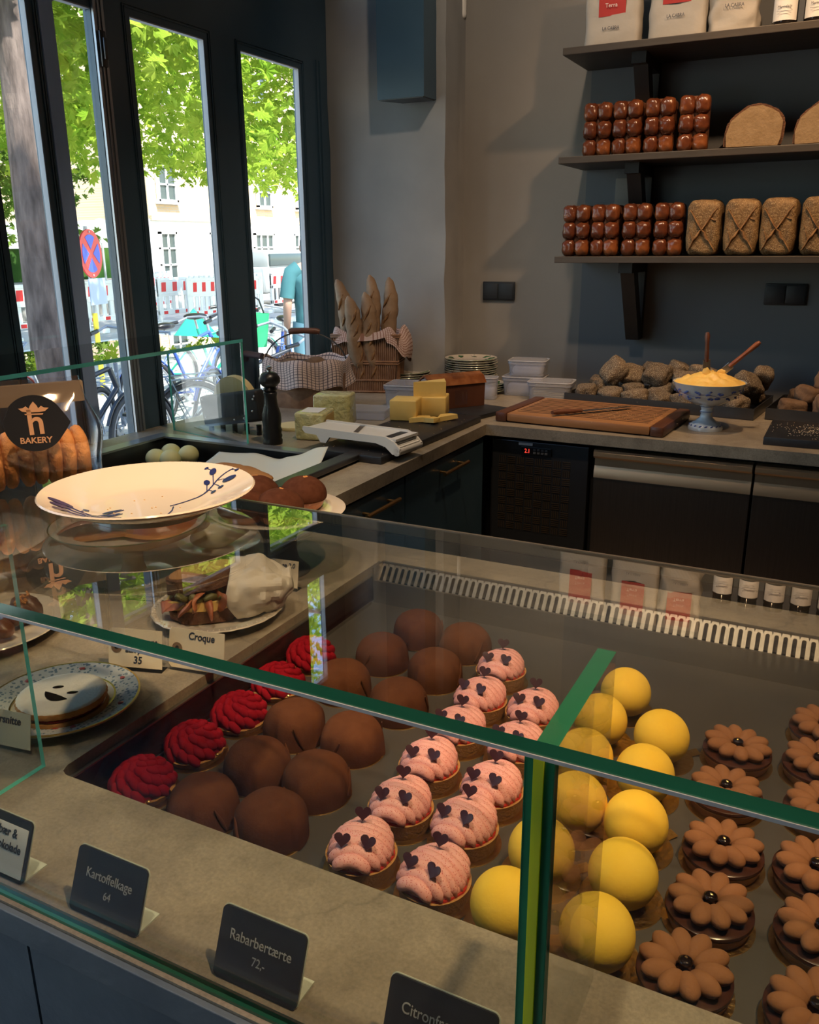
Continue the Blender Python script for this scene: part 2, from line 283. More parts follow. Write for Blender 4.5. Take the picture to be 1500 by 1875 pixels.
def brickify(m, scale):
    N = m.node_tree.nodes; L = m.node_tree.links; b = N.new('ShaderNodeTexBrick'); b.inputs['Scale'].default_value = scale; tc = N.new('ShaderNodeTexCoord'); s = N.new('ShaderNodeSeparateXYZ'); c = N.new('ShaderNodeCombineXYZ')
    L.new(tc.outputs['Object'], s.inputs[0]); L.new(s.outputs[1], c.inputs[0]); L.new(s.outputs[2], c.inputs[1]); L.new(c.outputs[0], b.inputs[0])
    b.inputs['Color1'].default_value = (.60, .43, .25, 1); b.inputs['Color2'].default_value = (.66, .50, .32, 1); b.inputs['Mortar'].default_value = (.5, .45, .38, 1); b.inputs['Brick Width'].default_value = .24; b.inputs['Row Height'].default_value = .075; b.inputs['Mortar Size'].default_value = .01
    L.new(b.outputs['Color'], N['Principled BSDF'].inputs['Base Color'])
brickify(MT['brick_yellow'], 1.0)
def wall_paint():
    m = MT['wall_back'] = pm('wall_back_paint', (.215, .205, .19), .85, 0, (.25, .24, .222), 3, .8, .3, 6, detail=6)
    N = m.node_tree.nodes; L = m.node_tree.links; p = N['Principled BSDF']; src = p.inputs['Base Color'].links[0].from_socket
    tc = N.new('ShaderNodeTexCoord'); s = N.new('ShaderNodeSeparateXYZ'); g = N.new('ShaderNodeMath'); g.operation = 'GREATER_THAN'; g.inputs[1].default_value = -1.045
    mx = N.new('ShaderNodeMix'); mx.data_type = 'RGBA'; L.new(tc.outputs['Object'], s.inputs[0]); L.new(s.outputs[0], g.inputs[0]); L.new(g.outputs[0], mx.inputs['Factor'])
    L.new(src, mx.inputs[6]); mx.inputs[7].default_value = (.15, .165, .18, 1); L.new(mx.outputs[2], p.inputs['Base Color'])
wall_paint()

# ------------------------------------------------------------------ mesh kit
class M:
    def __init__(s): s.b = bmesh.new(); s.mi = 0; s.uv = None
    def _mi(s, fs):
        for f in fs: f.material_index = s.mi
    def _add(s, vs, fs, T=None):
        if T is not None: vs = [T @ Vector(v) for v in vs]
        V = [s.b.verts.new(v) for v in vs]; out = []
        for f in fs:
            try: g = s.b.faces.new([V[i] for i in f]); g.material_index = s.mi; out.append(g)
            except ValueError: pass
        return V, out
    def box(s, c, d, rot=(0, 0, 0), bev=0, seg=2):
        T = Matrix.Translation(c) @ Euler(rot).to_matrix().to_4x4()
        x, y, z = d[0]/2, d[1]/2, d[2]/2
        vs = [(-x, -y, -z), (x, -y, -z), (x, y, -z), (-x, y, -z), (-x, -y, z), (x, -y, z), (x, y, z), (-x, y, z)]
        V, F = s._add(vs, [(0, 3, 2, 1), (4, 5, 6, 7), (0, 1, 5, 4), (1, 2, 6, 5), (2, 3, 7, 6), (3, 0, 4, 7)], T)
        if bev: 
            E = list({e for f in F for e in f.edges}); r = bmesh.ops.bevel(s.b, geom=E, offset=bev, segments=seg, affect='EDGES', profile=.5, clamp_overlap=True)
            s._mi(r['faces'])
        return s
    def b2(s, x0, x1, y0, y1, z0, z1, bev=0): return s.box(((x0+x1)/2, (y0+y1)/2, (z0+z1)/2), (x1-x0, y1-y0, z1-z0), bev=bev)
    def lathe(s, prof, n=32, c=(0, 0, 0), T=None, wob=None):
        T = T or Matrix.Translation(c); vs = []; idx = []
        for (r, z) in prof:
            if r < 1e-6: idx.append([len(vs)]); vs.append((0, 0, z))
            else:
                row = []
                for k in range(n):
                    a = 2*PI*k/n; q = r*(wob(a, r, z) if wob else 1); row.append(len(vs)); vs.append((q*math.cos(a), q*math.sin(a), z))
                idx.append(row)
        fs = []
        for A, B in zip(idx, idx[1:]):
            if len(A) == 1 and len(B) == 1: continue
            for k in range(n):
                k2 = (k+1) % n
                if len(A) == 1: fs.append((A[0], B[k], B[k2])[::-1])
                elif len(B) == 1: fs.append((A[k], A[k2], B[0]))
                else: fs.append((A[k], A[k2], B[k2], B[k]))
        s._add(vs, fs, T); return s
    def tube(s, pts, r, n=8, closed=False, cap=True, flat=1, up=None):
        pts = [Vector(p) for p in pts]; m = len(pts); R = r if isinstance(r, (list, tuple)) else [r]*m; vs = []; prev = Vector(up) if up else None
        for i, p in enumerate(pts):
            a = pts[(i-1) % m] if (closed or i) else p; b = pts[(i+1) % m] if (closed or i < m-1) else p
            t = (b-a).normalized()
            if prev is None: prev = Vector((0, 0, 1)) if abs(t.z) < .9 else Vector((1, 0, 0))
            q = (prev-t*prev.dot(t))
            if q.length < 1e-6: q = t.orthogonal()
            q.normalize(); w = t.cross(q); prev = q
            for k in range(n):
                an = 2*PI*k/n; vs.append(p+q*math.cos(an)*R[i]*flat+w*math.sin(an)*R[i])
        fs = []
        for i in range(m if closed else m-1):
            j = (i+1) % m
            for k in range(n): k2 = (k+1) % n; fs.append((i*n+k, i*n+k2, j*n+k2, j*n+k)[::-1])
        if cap and not closed: fs.append(tuple(range(n))); fs.append(tuple(range((m-1)*n, m*n))[::-1])
        s._add(vs, fs); return s
    def cyl(s, p0, p1, r0, r1=None, n=20): return s.tube([p0, p1], [r0, r0 if r1 is None else r1], n)
    def ell(s, c, r, rot=(0, 0, 0), u=16, v=10, f=None):
        T = Matrix.Translation(c) @ Euler(rot).to_matrix().to_4x4(); vs = []; rows = []
        for j in range(v+1):
            ph = PI*j/v; row = []
            for i in range(1 if j in (0, v) else u):
                th = 2*PI*i/u; d = Vector((math.sin(ph)*math.cos(th), math.sin(ph)*math.sin(th), math.cos(ph))); k = f(d) if f else 1
                row.append(len(vs)); vs.append((d.x*r[0]*k, d.y*r[1]*k, d.z*r[2]*k))
            rows.append(row)
        fs = []
        for A, B in zip(rows, rows[1:]):
            for k in range(u):
                k2 = (k+1) % u
                if len(A) == 1: fs.append((A[0], B[k], B[k2]))
                elif len(B) == 1: fs.append((A[k], B[0], A[k2]))
                else: fs.append((A[k], B[k], B[k2], A[k2]))
        s._add(vs, fs, T); return s
    def poly(s, pts, T=None): s._add(pts, [tuple(range(len(pts)))], T); return s
    def prism(s, p2, z0, z1, T=None):
        n = len(p2); vs = [(x, y, z0) for x, y in p2]+[(x, y, z1) for x, y in p2]
        fs = [tuple(range(n))[::-1], tuple(range(n, 2*n))]+[(i, (i+1) % n, n+(i+1) % n, n+i) for i in range(n)]
        s._add(vs, fs, T); return s
    def grid(s, nu, nv, fn, uvs=None, wrap=False):
        V = [s.b.verts.new(fn(i/(nu-1 if not wrap else nu), j/(nv-1))) for j in range(nv) for i in range(nu)]
        if uvs and not s.uv: s.uv = s.b.loops.layers.uv.new('UVMap')
        for j in range(nv-1):
            for i in range(nu if wrap else nu-1):
                i2 = (i+1) % nu; f = s.b.faces.new((V[j*nu+i], V[j*nu+i2], V[(j+1)*nu+i2], V[(j+1)*nu+i])); f.material_index = s.mi
                if uvs:
                    for lp, (a, c) in zip(f.loops, ((i, j), (i+1, j), (i+1, j+1), (i, j+1))): lp[s.uv].uv = (a/(nu-1)*uvs[0], c/(nv-1)*uvs[1])
        return s
    def jitter(s, amp, sc_, seed=0):
        for v in s.b.verts:
            q = v.co*sc_+Vector((seed*3.1, seed*1.7, seed*.9)); v.co += Vector((noise.noise(q), noise.noise(q+Vector((9, 9, 9))), noise.noise(q+Vector((17, 3, 5)))))*amp
        return s
    def build(s, name, mats, parent=None, smooth=40, loc=None, rot=None, solid=0):
        me = bpy.data.meshes.new(name); bmesh.ops.recalc_face_normals(s.b, faces=s.b.faces[:]) if solid != -1 else None
        s.b.to_mesh(me); s.b.free()
        for k in (mats if isinstance(mats, (list, tuple)) else [mats]): me.materials.append(MT[k] if isinstance(k, str) else k)
        if smooth:
            me.polygons.foreach_set('use_smooth', [True]*len(me.polygons))
            try: me.set_sharp_from_angle(angle=math.radians(smooth))
            except Exception: pass
        o = bpy.data.objects.new(name, me); COL.objects.link(o)
        if parent: o.parent = parent
        if loc: o.location = loc
        if rot: o.rotation_euler = rot
        return o
def tag(o, label=None, cat=None, group=None, kind=None):
    if label: o['label'] = label
    if cat: o['category'] = cat
    if group: o['group'] = group
    if kind: o['kind'] = kind
    return o
def thing(name, label, cat, loc=(0, 0, 0), rz=0, group=None, rot=None, scale=1):
    o = bpy.data.objects.new(name, None); COL.objects.link(o); o.location = loc; o.rotation_euler = rot or (0, 0, rz); o.scale = (scale,)*3; o.empty_display_size = .02
    return tag(o, label, cat, group)
def dup(src, label, loc, rz=0, group=None, scale=None, rot=None):
    r = src.copy(); COL.objects.link(r); r.location = loc; r.rotation_euler = rot or (0, 0, rz); r['label'] = label
    if scale: r.scale = (scale,)*3
    if group: r['group'] = group
    def rec(a, b):
        for ch in list(a.children):
            if ch == b: continue
            c = ch.copy(); COL.objects.link(c); c.parent = b; rec(ch, c)
    rec(src, r); return r
def struct(o): o['kind'] = 'structure'; return o
def text(name, s, size, mat, parent, loc, rot, depth=.0004, align='CENTER', shear=0, bold=0, sx=1):
    c = bpy.data.curves.new(name, 'FONT'); c.body = s; c.size = size; c.align_x = align; c.align_y = 'CENTER'; c.extrude = depth; c.shear = shear; c.offset = bold
    o = bpy.data.objects.new(name, c); COL.objects.link(o); dg = bpy.context.evaluated_depsgraph_get(); me = bpy.data.meshes.new_from_object(o.evaluated_get(dg)); bpy.data.objects.remove(o)
    me.materials.clear(); me.materials.append(MT[mat]); n = bpy.data.objects.new(name, me); COL.objects.link(n); n.parent = parent; n.location = loc; n.rotation_euler = rot; n.scale = (sx, 1, 1); return n
ORD = ['front', 'second from the front', 'third from the front', 'fourth from the front', 'fifth from the front', 'rearmost']
def cells(xs, ys, inside, z0, z1, m=None):
    """solid slab made of the grid cells for which inside(x, y) holds"""
    m = m or M(); nx, ny = len(xs)-1, len(ys)-1; on = [[inside((xs[i]+xs[i+1])/2, (ys[j]+ys[j+1])/2) for j in range(ny)] for i in range(nx)]; vt = {}
    def v(i, j, z):
        k = (i, j, z)
        if k not in vt: vt[k] = m.b.verts.new((xs[i], ys[j], z))
        return vt[k]
    for i in range(nx):
        for j in range(ny):
            if not on[i][j]: continue
            m.b.faces.new((v(i, j, z1), v(i+1, j, z1), v(i+1, j+1, z1), v(i, j+1, z1))); m.b.faces.new((v(i, j, z0), v(i, j+1, z0), v(i+1, j+1, z0), v(i+1, j, z0)))
            for (a, b, c, d, di, dj) in ((i, j, i+1, j, 0, -1), (i+1, j, i+1, j+1, 1, 0), (i+1, j+1, i, j+1, 0, 1), (i, j+1, i, j, -1, 0)):
                I, J = i+di, j+dj
                if 0 <= I < nx and 0 <= J < ny and on[I][J]: continue
                m.b.faces.new((v(a, b, z0), v(c, d, z0), v(c, d, z1), v(a, b, z1)))
    return m
# ------------------------------------------------------------------ the room
struct(M().b2(-2.18, 3.2, -1.6, 3.84, -.14, 0).build('floor', pm('floor_tile', (.10, .09, .08), .5, 0, (.13, .12, .11), 3, .8), smooth=0))
struct(M().b2(-2.15, 3.2, -1.6, 3.84, 3.2, 3.35).build('ceiling', pm('ceiling_paint', (.35, .33, .30), .9), smooth=0))
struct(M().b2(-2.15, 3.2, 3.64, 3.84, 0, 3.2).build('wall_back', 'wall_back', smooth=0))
struct(M().b2(3.0, 3.2, -1.4, 3.64, 0, 3.2).build('wall_right', 'plaster', smooth=0))
struct(M().b2(-2.15, 3.2, -1.6, -1.4, 0, 3.2).build('wall_front', 'plaster', smooth=0))
WIN = [(1.728, 1.893, .5, 2.18), (1.982, 2.128, .5, 2.19), (2.29, 2.645, .5, 2.2), (2.85, 3.232, .5, 2.2), (3.12, 3.27, 2.47, 3.02), (-1.2, 1.0, .45, 2.75)]  # last opening is unseen, added to let in bluish fill
def wall_left():
    ys = sorted({-1.6, 3.84, *[a for w in WIN for a in w[:2]]}); zs = sorted({-.3, 7.5, *[a for w in WIN for a in w[2:]]})  # wall carried up out of view to shade the near street
    m = cells(ys, zs, lambda y, z: not any(a < y < b and c < z < d for a, b, c, d in WIN), -2.18, -2.15)
    for v in m.b.verts: v.co = Vector((v.co.z, v.co.x, v.co.y))
    for (a, b, c, d) in WIN[:4]:   # raised beads round each opening
        for k, w in ((.022, .004), (.03, .003)):
            for y in (a-k, b+k): m.b2(-2.15, -2.15+.004, y-w/2, y+w/2, c, d+k)
            m.b2(-2.15, -2.146, a-k, b+k, d+k-w/2, d+k+w/2)
    for y in (3.36, 3.385): m.b2(-2.15, -2.143, y-.004, y+.004, 0, 2.25)
    return m.build('wall_left', 'joinery', smooth=0)
struct(wall_left())
for n, (a, b, c, d) in enumerate(WIN):
    w = thing('window_%d' % (n+1), None, None, (-2.168, (a+b)/2, (c+d)/2)); struct(w)
    h = (b-a)/2; q = (d-c)/2
    M().b2(-.003, .003, -h, h, -q, q).build('pane', 'window_glass', w, 0)
    if n != 1: M().b2(-.004, .0165, h-.003, h-.0002, -q, q).build('glazing_bead', 'bead', w, 0)
    M().b2(-.004, .0165, -h, h, q-.004, q-.0002).build('top_bead', 'bead', w, 0)
# casement edges between the second pair of openings
struct(M().b2(-2.15, -2.144, 1.930, 1.980, .3, 2.6).build('trim_1', 'joinery_daylit', smooth=0))
m = M(); m.b2(-2.15, -2.140, 2.130, 2.172, .3, 2.6); m.b2(-2.140, -2.136, 2.144, 2.148, .3, 2.6); m.b2(-2.140, -2.136, 2.158, 2.162, .3, 2.6); struct(m.build('trim_2', 'metal_strip', smooth=0))
h = tag(M().b2(-2.136, -2.128, 2.136, 2.160, 2.03, 2.13, .003).b2(-2.128, -2.120, 2.142, 2.154, 2.05, 2.11, .002).build('window_latch', 'steel_dark'), 'small metal latch at the top of the silver window edge strip', 'latch')
m = M().b2(-2.149, -1.588, 3.45, 3.64, .9, 3.2)
bmesh.ops.subdivide_edges(m.b, edges=m.b.edges[:], cuts=24, use_grid_fill=True)
for v in m.b.verts:
    if v.co.z > .92 and v.co.y < 3.6:
        v.co.y += .012*noise.noise(v.co*5)-.004; v.co.x += (.010*noise.noise(v.co*7+Vector((4, 4, 4))) if v.co.x > -1.7 else 0)
struct(m.build('wall_pillar', 'plaster_pillar', smooth=60))
# unseen top of the shop building, added above the window wall to shade the street
struct(M().b2(-2.25, 3.2, -1.6, 3.84, 7.3, 7.5).build('roof', 'roof', smooth=0))

d = thing('wall_duct', 'tall dark blue box hanging down the plaster pillar from the ceiling', 'wall box', (-1.735, 3.39, 2.07))
M().prism([(-.105, -.06), (.105, -.06), (.105, .055), (-.05, .055)], 0, 1.12).build('casing', 'joinery', d, 0)
M().prism([(-.1, -.055), (.1, -.055), (.1, .05), (-.045, .05)], -.003, 0).build('underside', 'steel_dark', d, 0)
d = thing('wall_sensor', 'small white rounded sensor high on the wall beside the pillar', 'sensor', (-1.613, 3.62, 2.395))
M().box((0, 0, .06), (.07, .035, .125), bev=.016, seg=4).build('housing', 'white_plastic', d); M().box((0, -.0175, .035), (.05, .003, .05), bev=.001).build('lens', pm('lens_grey', (.35, .33, .31), .3), d)

def wall_switch(x, z, label):
    d = thing('double_switch', label, 'switch', (x, 3.64, z), 0, 'black wall switches')
    M().box((0, -.006, 0), (.15, .012, .08), bev=.004).build('frame', 'switch_plastic', d)
    for s in (-1, 1): M().box((s*.0355, -.0135, 0), (.068, .006, .066), bev=.002).build('rocker', 'switch_plastic', d)
wall_switch(-1.413, 1.311, 'black double switch plate on the bare grey wall left of the shelves')
wall_switch(-.245, 1.316, 'black double switch plate under the lowest shelf at the right')
tag(M().box((-.884, 3.633, 1.70), (.075, .014, .11), bev=.003).b2(-.889, -.885, 3.622, 3.627, 1.71, 1.714).build('socket_cover', 'plaster', smooth=30), 'pale grey cover plate behind the middle shelf bracket', 'cover plate')

# ------------------------------------------------------------------ counters
XS = [-2.15, -2.0, -1.27, -1.11, -.785, .62, 1.1]; YS = [.42, .595, 1.395, 1.49, 1.55, 2.13, 2.76, 3.64]
def in_top(x, y):
    if -.785 < x < .62 and .595 < y < 1.395: return False
    if -2.0 < x < -1.27 and 1.55 < y < 2.13: return False
    return y < 1.49 or x < -1.11 or y > 2.76
tag(cells(XS, YS, in_top, .862, .90).build('stone_worktop', 'stone', smooth=0), 'grey stone worktop running in a U round the bakery counter', 'worktop')
c = thing('wall_panelling', 'dark blue grey stone panelling on the customer side of the counter', 'counter', (0, .43, 0))
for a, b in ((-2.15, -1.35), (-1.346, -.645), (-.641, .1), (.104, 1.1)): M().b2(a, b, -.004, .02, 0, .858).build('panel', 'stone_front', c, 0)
M().b2(-2.15, 1.1, .02, .04, 0, .862).build('carcass', 'gap', c, 0)
M().b2(-2.15, 1.1, -.0165, -.0102, .866, .8975, .001).build('shaded_edge', 'stone_front', c, 0)  # dark strip over the worktop's front edge, its shade put into the colour
c = thing('base_cabinet', 'near black drawer unit under the window side worktop', 'cabinet', (-1.14, 2.1, 0))
M().b2(-1.0, 0, -.61, 1.52, 0, .815).build('body', 'gap', c, 0)
for a, b, hz in ((.06, .66, .811), (-.58, .05, .811)):
    f = M().b2(0, .02, a, b, .45, .852).build('drawer', 'joinery', c, 0); hy = .275 if a > 0 else -.22
    hm = M().cyl((.048, hy, hz), (.048, hy+.19, hz), .006).cyl((.02, hy+.025, hz), (.048, hy+.025, hz), .004).cyl((.02, hy+.165, hz), (.048, hy+.165, hz), .004); hm.build('handle', 'brass', f)
    M().b2(0, .02, a, b, .06, .446).build('drawer', 'joinery', c, 0)
c = thing('storage_cupboard', 'dark cupboard side of the display counter facing the staff aisle', 'cupboard', (0, 1.46, 0))
M().b2(-1.11, 1.1, -.02, .0, 0, .86).build('panel', 'black_matte', c, 0)

f = thing('counter_fridge', 'stainless steel counter fridge with vent panel and red display under the back worktop', 'fridge', (0, 2.79, 0))
M().b2(-1.11, 1.1, .03, .75, .08, .86).build('body', 'gap', f, 0)
g = M().b2(-1.095, -.745, .0, .03, .2, .845, .002).build('grille_panel', 'steel_dark', f, 0)
m = M()
for i in range(8):
    for j in range(9):
        cx = -1.055+.0335*i; cz = .775-.0305*j
        for k in range(4):
            if (i+j) % 2: m.box((cx, -.001, cz+(k-1.5)*.0068), (.028, .003, .0028))
            else: m.box((cx+(k-1.5)*.0068, -.001, cz), (.0028, .003, .025))
m.build('vent_slot', pm('vent_bronze', (.16, .11, .07), .4, .7), g, 0)
p = M().b2(-.985, -.875, -.006, 0, .799, .827, .001).build('control_panel', 'black', f, 0)
text('display_digits', '2.1', .021, 'led_red', p, (-.962, -.007, .813), (PI/2, 0, 0), sx=.8)
for i in range(4):
    for j in range(2): M().b2(-.94+i*.014, -.93+i*.014, -.009, -.006, .816-j*.011, .823-j*.011, .001).build('button', pm('button_grey', (.10, .10, .10), .5) if 'button_grey' not in bpy.data.materials else bpy.data.materials['button_grey'], p, 0)
M().b2(-.996, -.945, -.003, 0, .832, .841).build('name_plate', 'label_white', f, 0)
for a, b in ((-.724, -.222), (-.214, .29), (.298, .80)):
    dr = M().b2(a, b, .0, .03, .2, .745, .002).build('door', 'steel_fridge', f, 0)
    pr = [(.03, .843), (-.012, .843), (-.018, .836), (-.018, .822), (-.010, .815), (.006, .812), (.006, .785), (-.002, .768), (-.004, .745), (.03, .745)]
    q = M(); q.prism([(y, z) for y, z in pr], a, b, Matrix(((0, 0, 1, 0), (1, 0, 0, 0), (0, 1, 0, 0), (0, 0, 0, 1)))); q.build('handle_lip', 'fridge_lip_lit', dr, 25)

# ------------------------------------------------------------------ display well
w = thing('display_well', 'recessed chilled steel display well set in the stone worktop holding the pastries', 'display well', (0, 0, .83))
M().b2(-.80, .64, .58, 1.41, -.01, 0).build('tray_floor', 'steel_tray', w, 0)
M().b2(-.80, -.785, .595, 1.395, 0, .0315).build('left_liner', 'liner', w, 0)
M().b2(-.785, -.781, .595, 1.395, 0, .052).build('left_liner', 'liner', w, 0)
M().b2(-.785, -.779, .595, 1.395, .052, .0545).build('liner_lip', 'steel', w, 0)
M().prism([(0, 0), (.016, 0), (.0117, .0013), (.0085, .003), (.0047, .0047), (.003, .0085), (.0013, .0117), (0, .016)], .032, .0698, Matrix.Translation((-.785, .595, 0))).build('corner_fillet', 'stone', w, 0)
M().b2(-.775, -.773, .62, 1.34, 0, .006).build('tray_rim', 'steel', w, 0)
M().b2(-.8, .64, .58, .595, 0, .0315).build('front_liner', 'steel_dark', w, 0)
for x in (.12,): M().b2(x, x+.0012, .60, 1.34, .0, .0008).build('tray_seam', 'steel_dark', w, 0)
def grille():
    """slanted panel with rounded slots cut right through"""
    m = M(); p = .0136; n = 103; L = .051; x0 = -.785; K = 16
    T = Matrix.Translation((0, 1.392, .071)) @ Matrix.Rotation(math.radians(-128), 4, 'X')   # local x along the panel, y down the slope
    for i in range(n):
        cx = x0+p*(i+.5)+.012
        hole = []; rect = []
        for k in range(K):
            a = 2*PI*k/K+PI/K; hx, hy = math.cos(a)*.0034, math.sin(a)*.0034; hy += .0145 if hy > 0 else -.0145
            hole.append((cx+hx, L/2+hy, 0))
            c_, s_ = math.cos(a), math.sin(a); t = max(abs(c_), abs(s_)); rect.append((cx+c_/t*p/2, L/2+s_/t*L/2, 0))
        V = [m.b.verts.new(T @ Vector(q)) for q in hole+rect]
        for k in range(K): k2 = (k+1) % K; m.b.faces.new((V[k], V[k2], V[K+k2], V[K+k]))
    return m
gm = grille()
ge = gm.build('vent_grille', 'steel', w, 0); ge.modifiers.new('thickness', 'SOLIDIFY').thickness = .0015
M().b2(-.775, .63, 1.389, 1.396, .058, .0722).build('grille_top_lip', 'steel', w, 0)
M().b2(-.775, .63, 1.352, 1.358, .0, .046).build('rear_upstand', 'steel', w, 0)
M().b2(-.775, .63, 1.36, 1.395, .0, .03).build('vent_duct', 'gap', w, 0)
M().b2(-.776, -.773, 1.352, 1.396, .03, .0722).build('end_plate', 'steel', w, 0)

def pane(m, x0, x1, y0, y1, z0, z1, ax, clear=()):
    """glass sheet: broad faces slot 0, cut edges slot 1"""
    c = [(x0, y0, z0), (x1, y0, z0), (x1, y1, z0), (x0, y1, z0), (x0, y0, z1), (x1, y0, z1), (x1, y1, z1), (x0, y1, z1)]
    V = [m.b.verts.new(q) for q in c]
    for f, a in (((0, 3, 2, 1), 2), ((4, 5, 6, 7), 2), ((0, 1, 5, 4), 1), ((2, 3, 7, 6), 1), ((1, 2, 6, 5), 0), ((3, 0, 4, 7), 0)):
        g = m.b.faces.new([V[i] for i in f]); g.material_index = 0 if a == ax or f in clear else 1
    return m
REAR, BOT = (2, 3, 7, 6), (0, 3, 2, 1)
gs = thing('glass_display_guard', 'frameless green edged glass guard standing over the pastry counter', 'glass guard', (0, 0, .9))
E1 = ['case_glass', 'glass_edge']
pane(M(), -1.9, .7, .424, .752, .310, .322, 2, (REAR,)).build('top_pane', E1, gs, 0)
pane(M(), -1.9, -.143, .428, .436, .0005, .3095, 1).build('front_pane', E1, gs, 0)
pane(M(), -.124, .7, .428, .436, .0005, .3095, 1).build('front_pane', E1, gs, 0)
m = M(); m.b2(-.1425, -.1245, .4285, .437, .0005, .3095); m.build('divider_edge', 'glass_edge', gs, 0)
M().b2(-.137, -.1305, .4265, .4284, .0005, .3095).build('reflection_strip', 'glass_edge_reflection', gs, 0)  # strip coloured as the yellow cakes mirrored inside the glass
pane(M(), -.1405, -.1265, .438, .584, .0005, .3095, 0, (REAR, BOT)).build('divider', ['glass', 'glass_edge'], gs, 0)
pane(M(), -.813, -.806, .438, .596, .0005, .3095, 0).build('divider', ['glass', 'glass_edge_daylit'], gs, 0)
M().b2(-1.9, .7, .752, .7545, .311, .323).build('rear_trim', 'steel', gs, 0)
M().b2(-1.9, -.143, .4245, .4279, .0002, .0035).b2(-.124, .7, .4245, .4279, .0002, .0035).build('bottom_seal', 'glass_edge', gs, 0)
M().b2(-1.9, .7, .4230, .4239, .310, .3125).build('arris_highlight', 'bead', gs, 0)  # pale strip painted as the highlight along the top pane's lower edge

# ------------------------------------------------------------------ window side tray with its own glass
lw = thing('sandwich_well', 'sunken dark metal tray in the window side worktop behind the chocolate buns', 'tray well', (0, 0, .83))
M().b2(-2.0, -1.27, 1.55, 2.13, -.01, 0).build('tray_floor', 'steel_dark', lw, 0)
m = cells([-2.04, -1.99, -1.285, -1.25], [1.51, 1.56, 2.10, 2.14], lambda x, y: not (-1.99 < x < -1.285 and 1.56 < y < 2.10), .0702, .0765); m.build('frame', 'metal_strip', lw, 0)
m = cells([-2.0, -1.995, -1.275, -1.27], [1.55, 1.555, 2.125, 2.13], lambda x, y: not (-1.995 < x < -1.275 and 1.555 < y < 2.125), 0, .0702); m.build('liner', 'steel_dark', lw, 0)
M().b2(-1.285, -1.235, 1.50, 2.12, .0765, .094, .004).build('front_rail', 'steel_dark', lw, 0)
lg = thing('glass_sneeze_guard', 'teal edged glass shelf and end pane over the window side tray', 'glass guard', (0, 0, .9))
E2 = ['case_glass', 'glass_edge_daylit']
def qpane(m, a, b, t, z0, z1):
    d = (Vector(b)-Vector(a)); n = Vector((-d.y, d.x)).normalized()*t/2; A, B = Vector(a), Vector(b)
    c = [(*(A-n), z0), (*(B-n), z0), (*(B+n), z0), (*(A+n), z0), (*(A-n), z1), (*(B-n), z1), (*(B+n), z1), (*(A+n), z1)]
    V = [m.b.verts.new(q) for q in c]
    for f, e in (((0, 3, 2, 1), 1), ((4, 5, 6, 7), 1), ((0, 1, 5, 4), 0), ((2, 3, 7, 6), 0), ((1, 2, 6, 5), 1), ((3, 0, 4, 7), 1)):
        m.b.faces.new([V[i] for i in f]).material_index = e
    return m
pane(M(), -2.01, -1.668, .85, 2.135, .324, .334, 2).build('top_pane', E2, lg, 0)
qpane(M(), (-2.05, 2.215), (-1.668, 2.128), .008, .0005, .3235).build('end_pane', E2, lg, 0)
qpane(M(), (-2.0, 1.36), (-1.86, 1.36), .008, .0005, .3235).build('divider', E2, lg, 0)
qpane(M(), (-2.0, .9), (-1.7, .9), .008, .0005, .3235).build('divider', E2, lg, 0)

# ------------------------------------------------------------------ wall shelves
def shelf(z, label, lower=True):
    s = thing('wall_shelf', label, 'shelf', (0, 3.64, z), 0, 'dark wooden wall shelves')
    M().b2(-1.061, 1.3, -.332, 0, -.024, 0, .002).build('board', 'shelf_wood', s, 0)
    for x in (-.80, .55):
        T = Matrix.Translation((x, 0, 0)) @ Matrix(((0, 0, 1, 0), (1, 0, 0, 0), (0, 1, 0, 0), (0, 0, 0, 1)))
        b = M(); b.prism([(0, -.024), (-.27, -.024), (-.27, -.062), (0, -.062)], -.026, .026, T)
        b.prism([(0, -.062), (-.035, -.062), (-.035, -.33), (0, -.33)], -.026, .026, T)
        b.prism([(-.235, -.062), (-.165, -.062), (-.035, -.285), (-.035, -.33), (-.075, -.33)], -.026, .026, T)
        b.build('bracket', 'bracket_wood', s, 0)
shelf(2.18, 'topmost dark wooden shelf, holding white coffee bags')
shelf(1.815, 'middle dark wooden shelf, holding brioche and cut loaves')
shelf(1.46, 'lowest dark wooden shelf, holding brioche and seeded loaves')
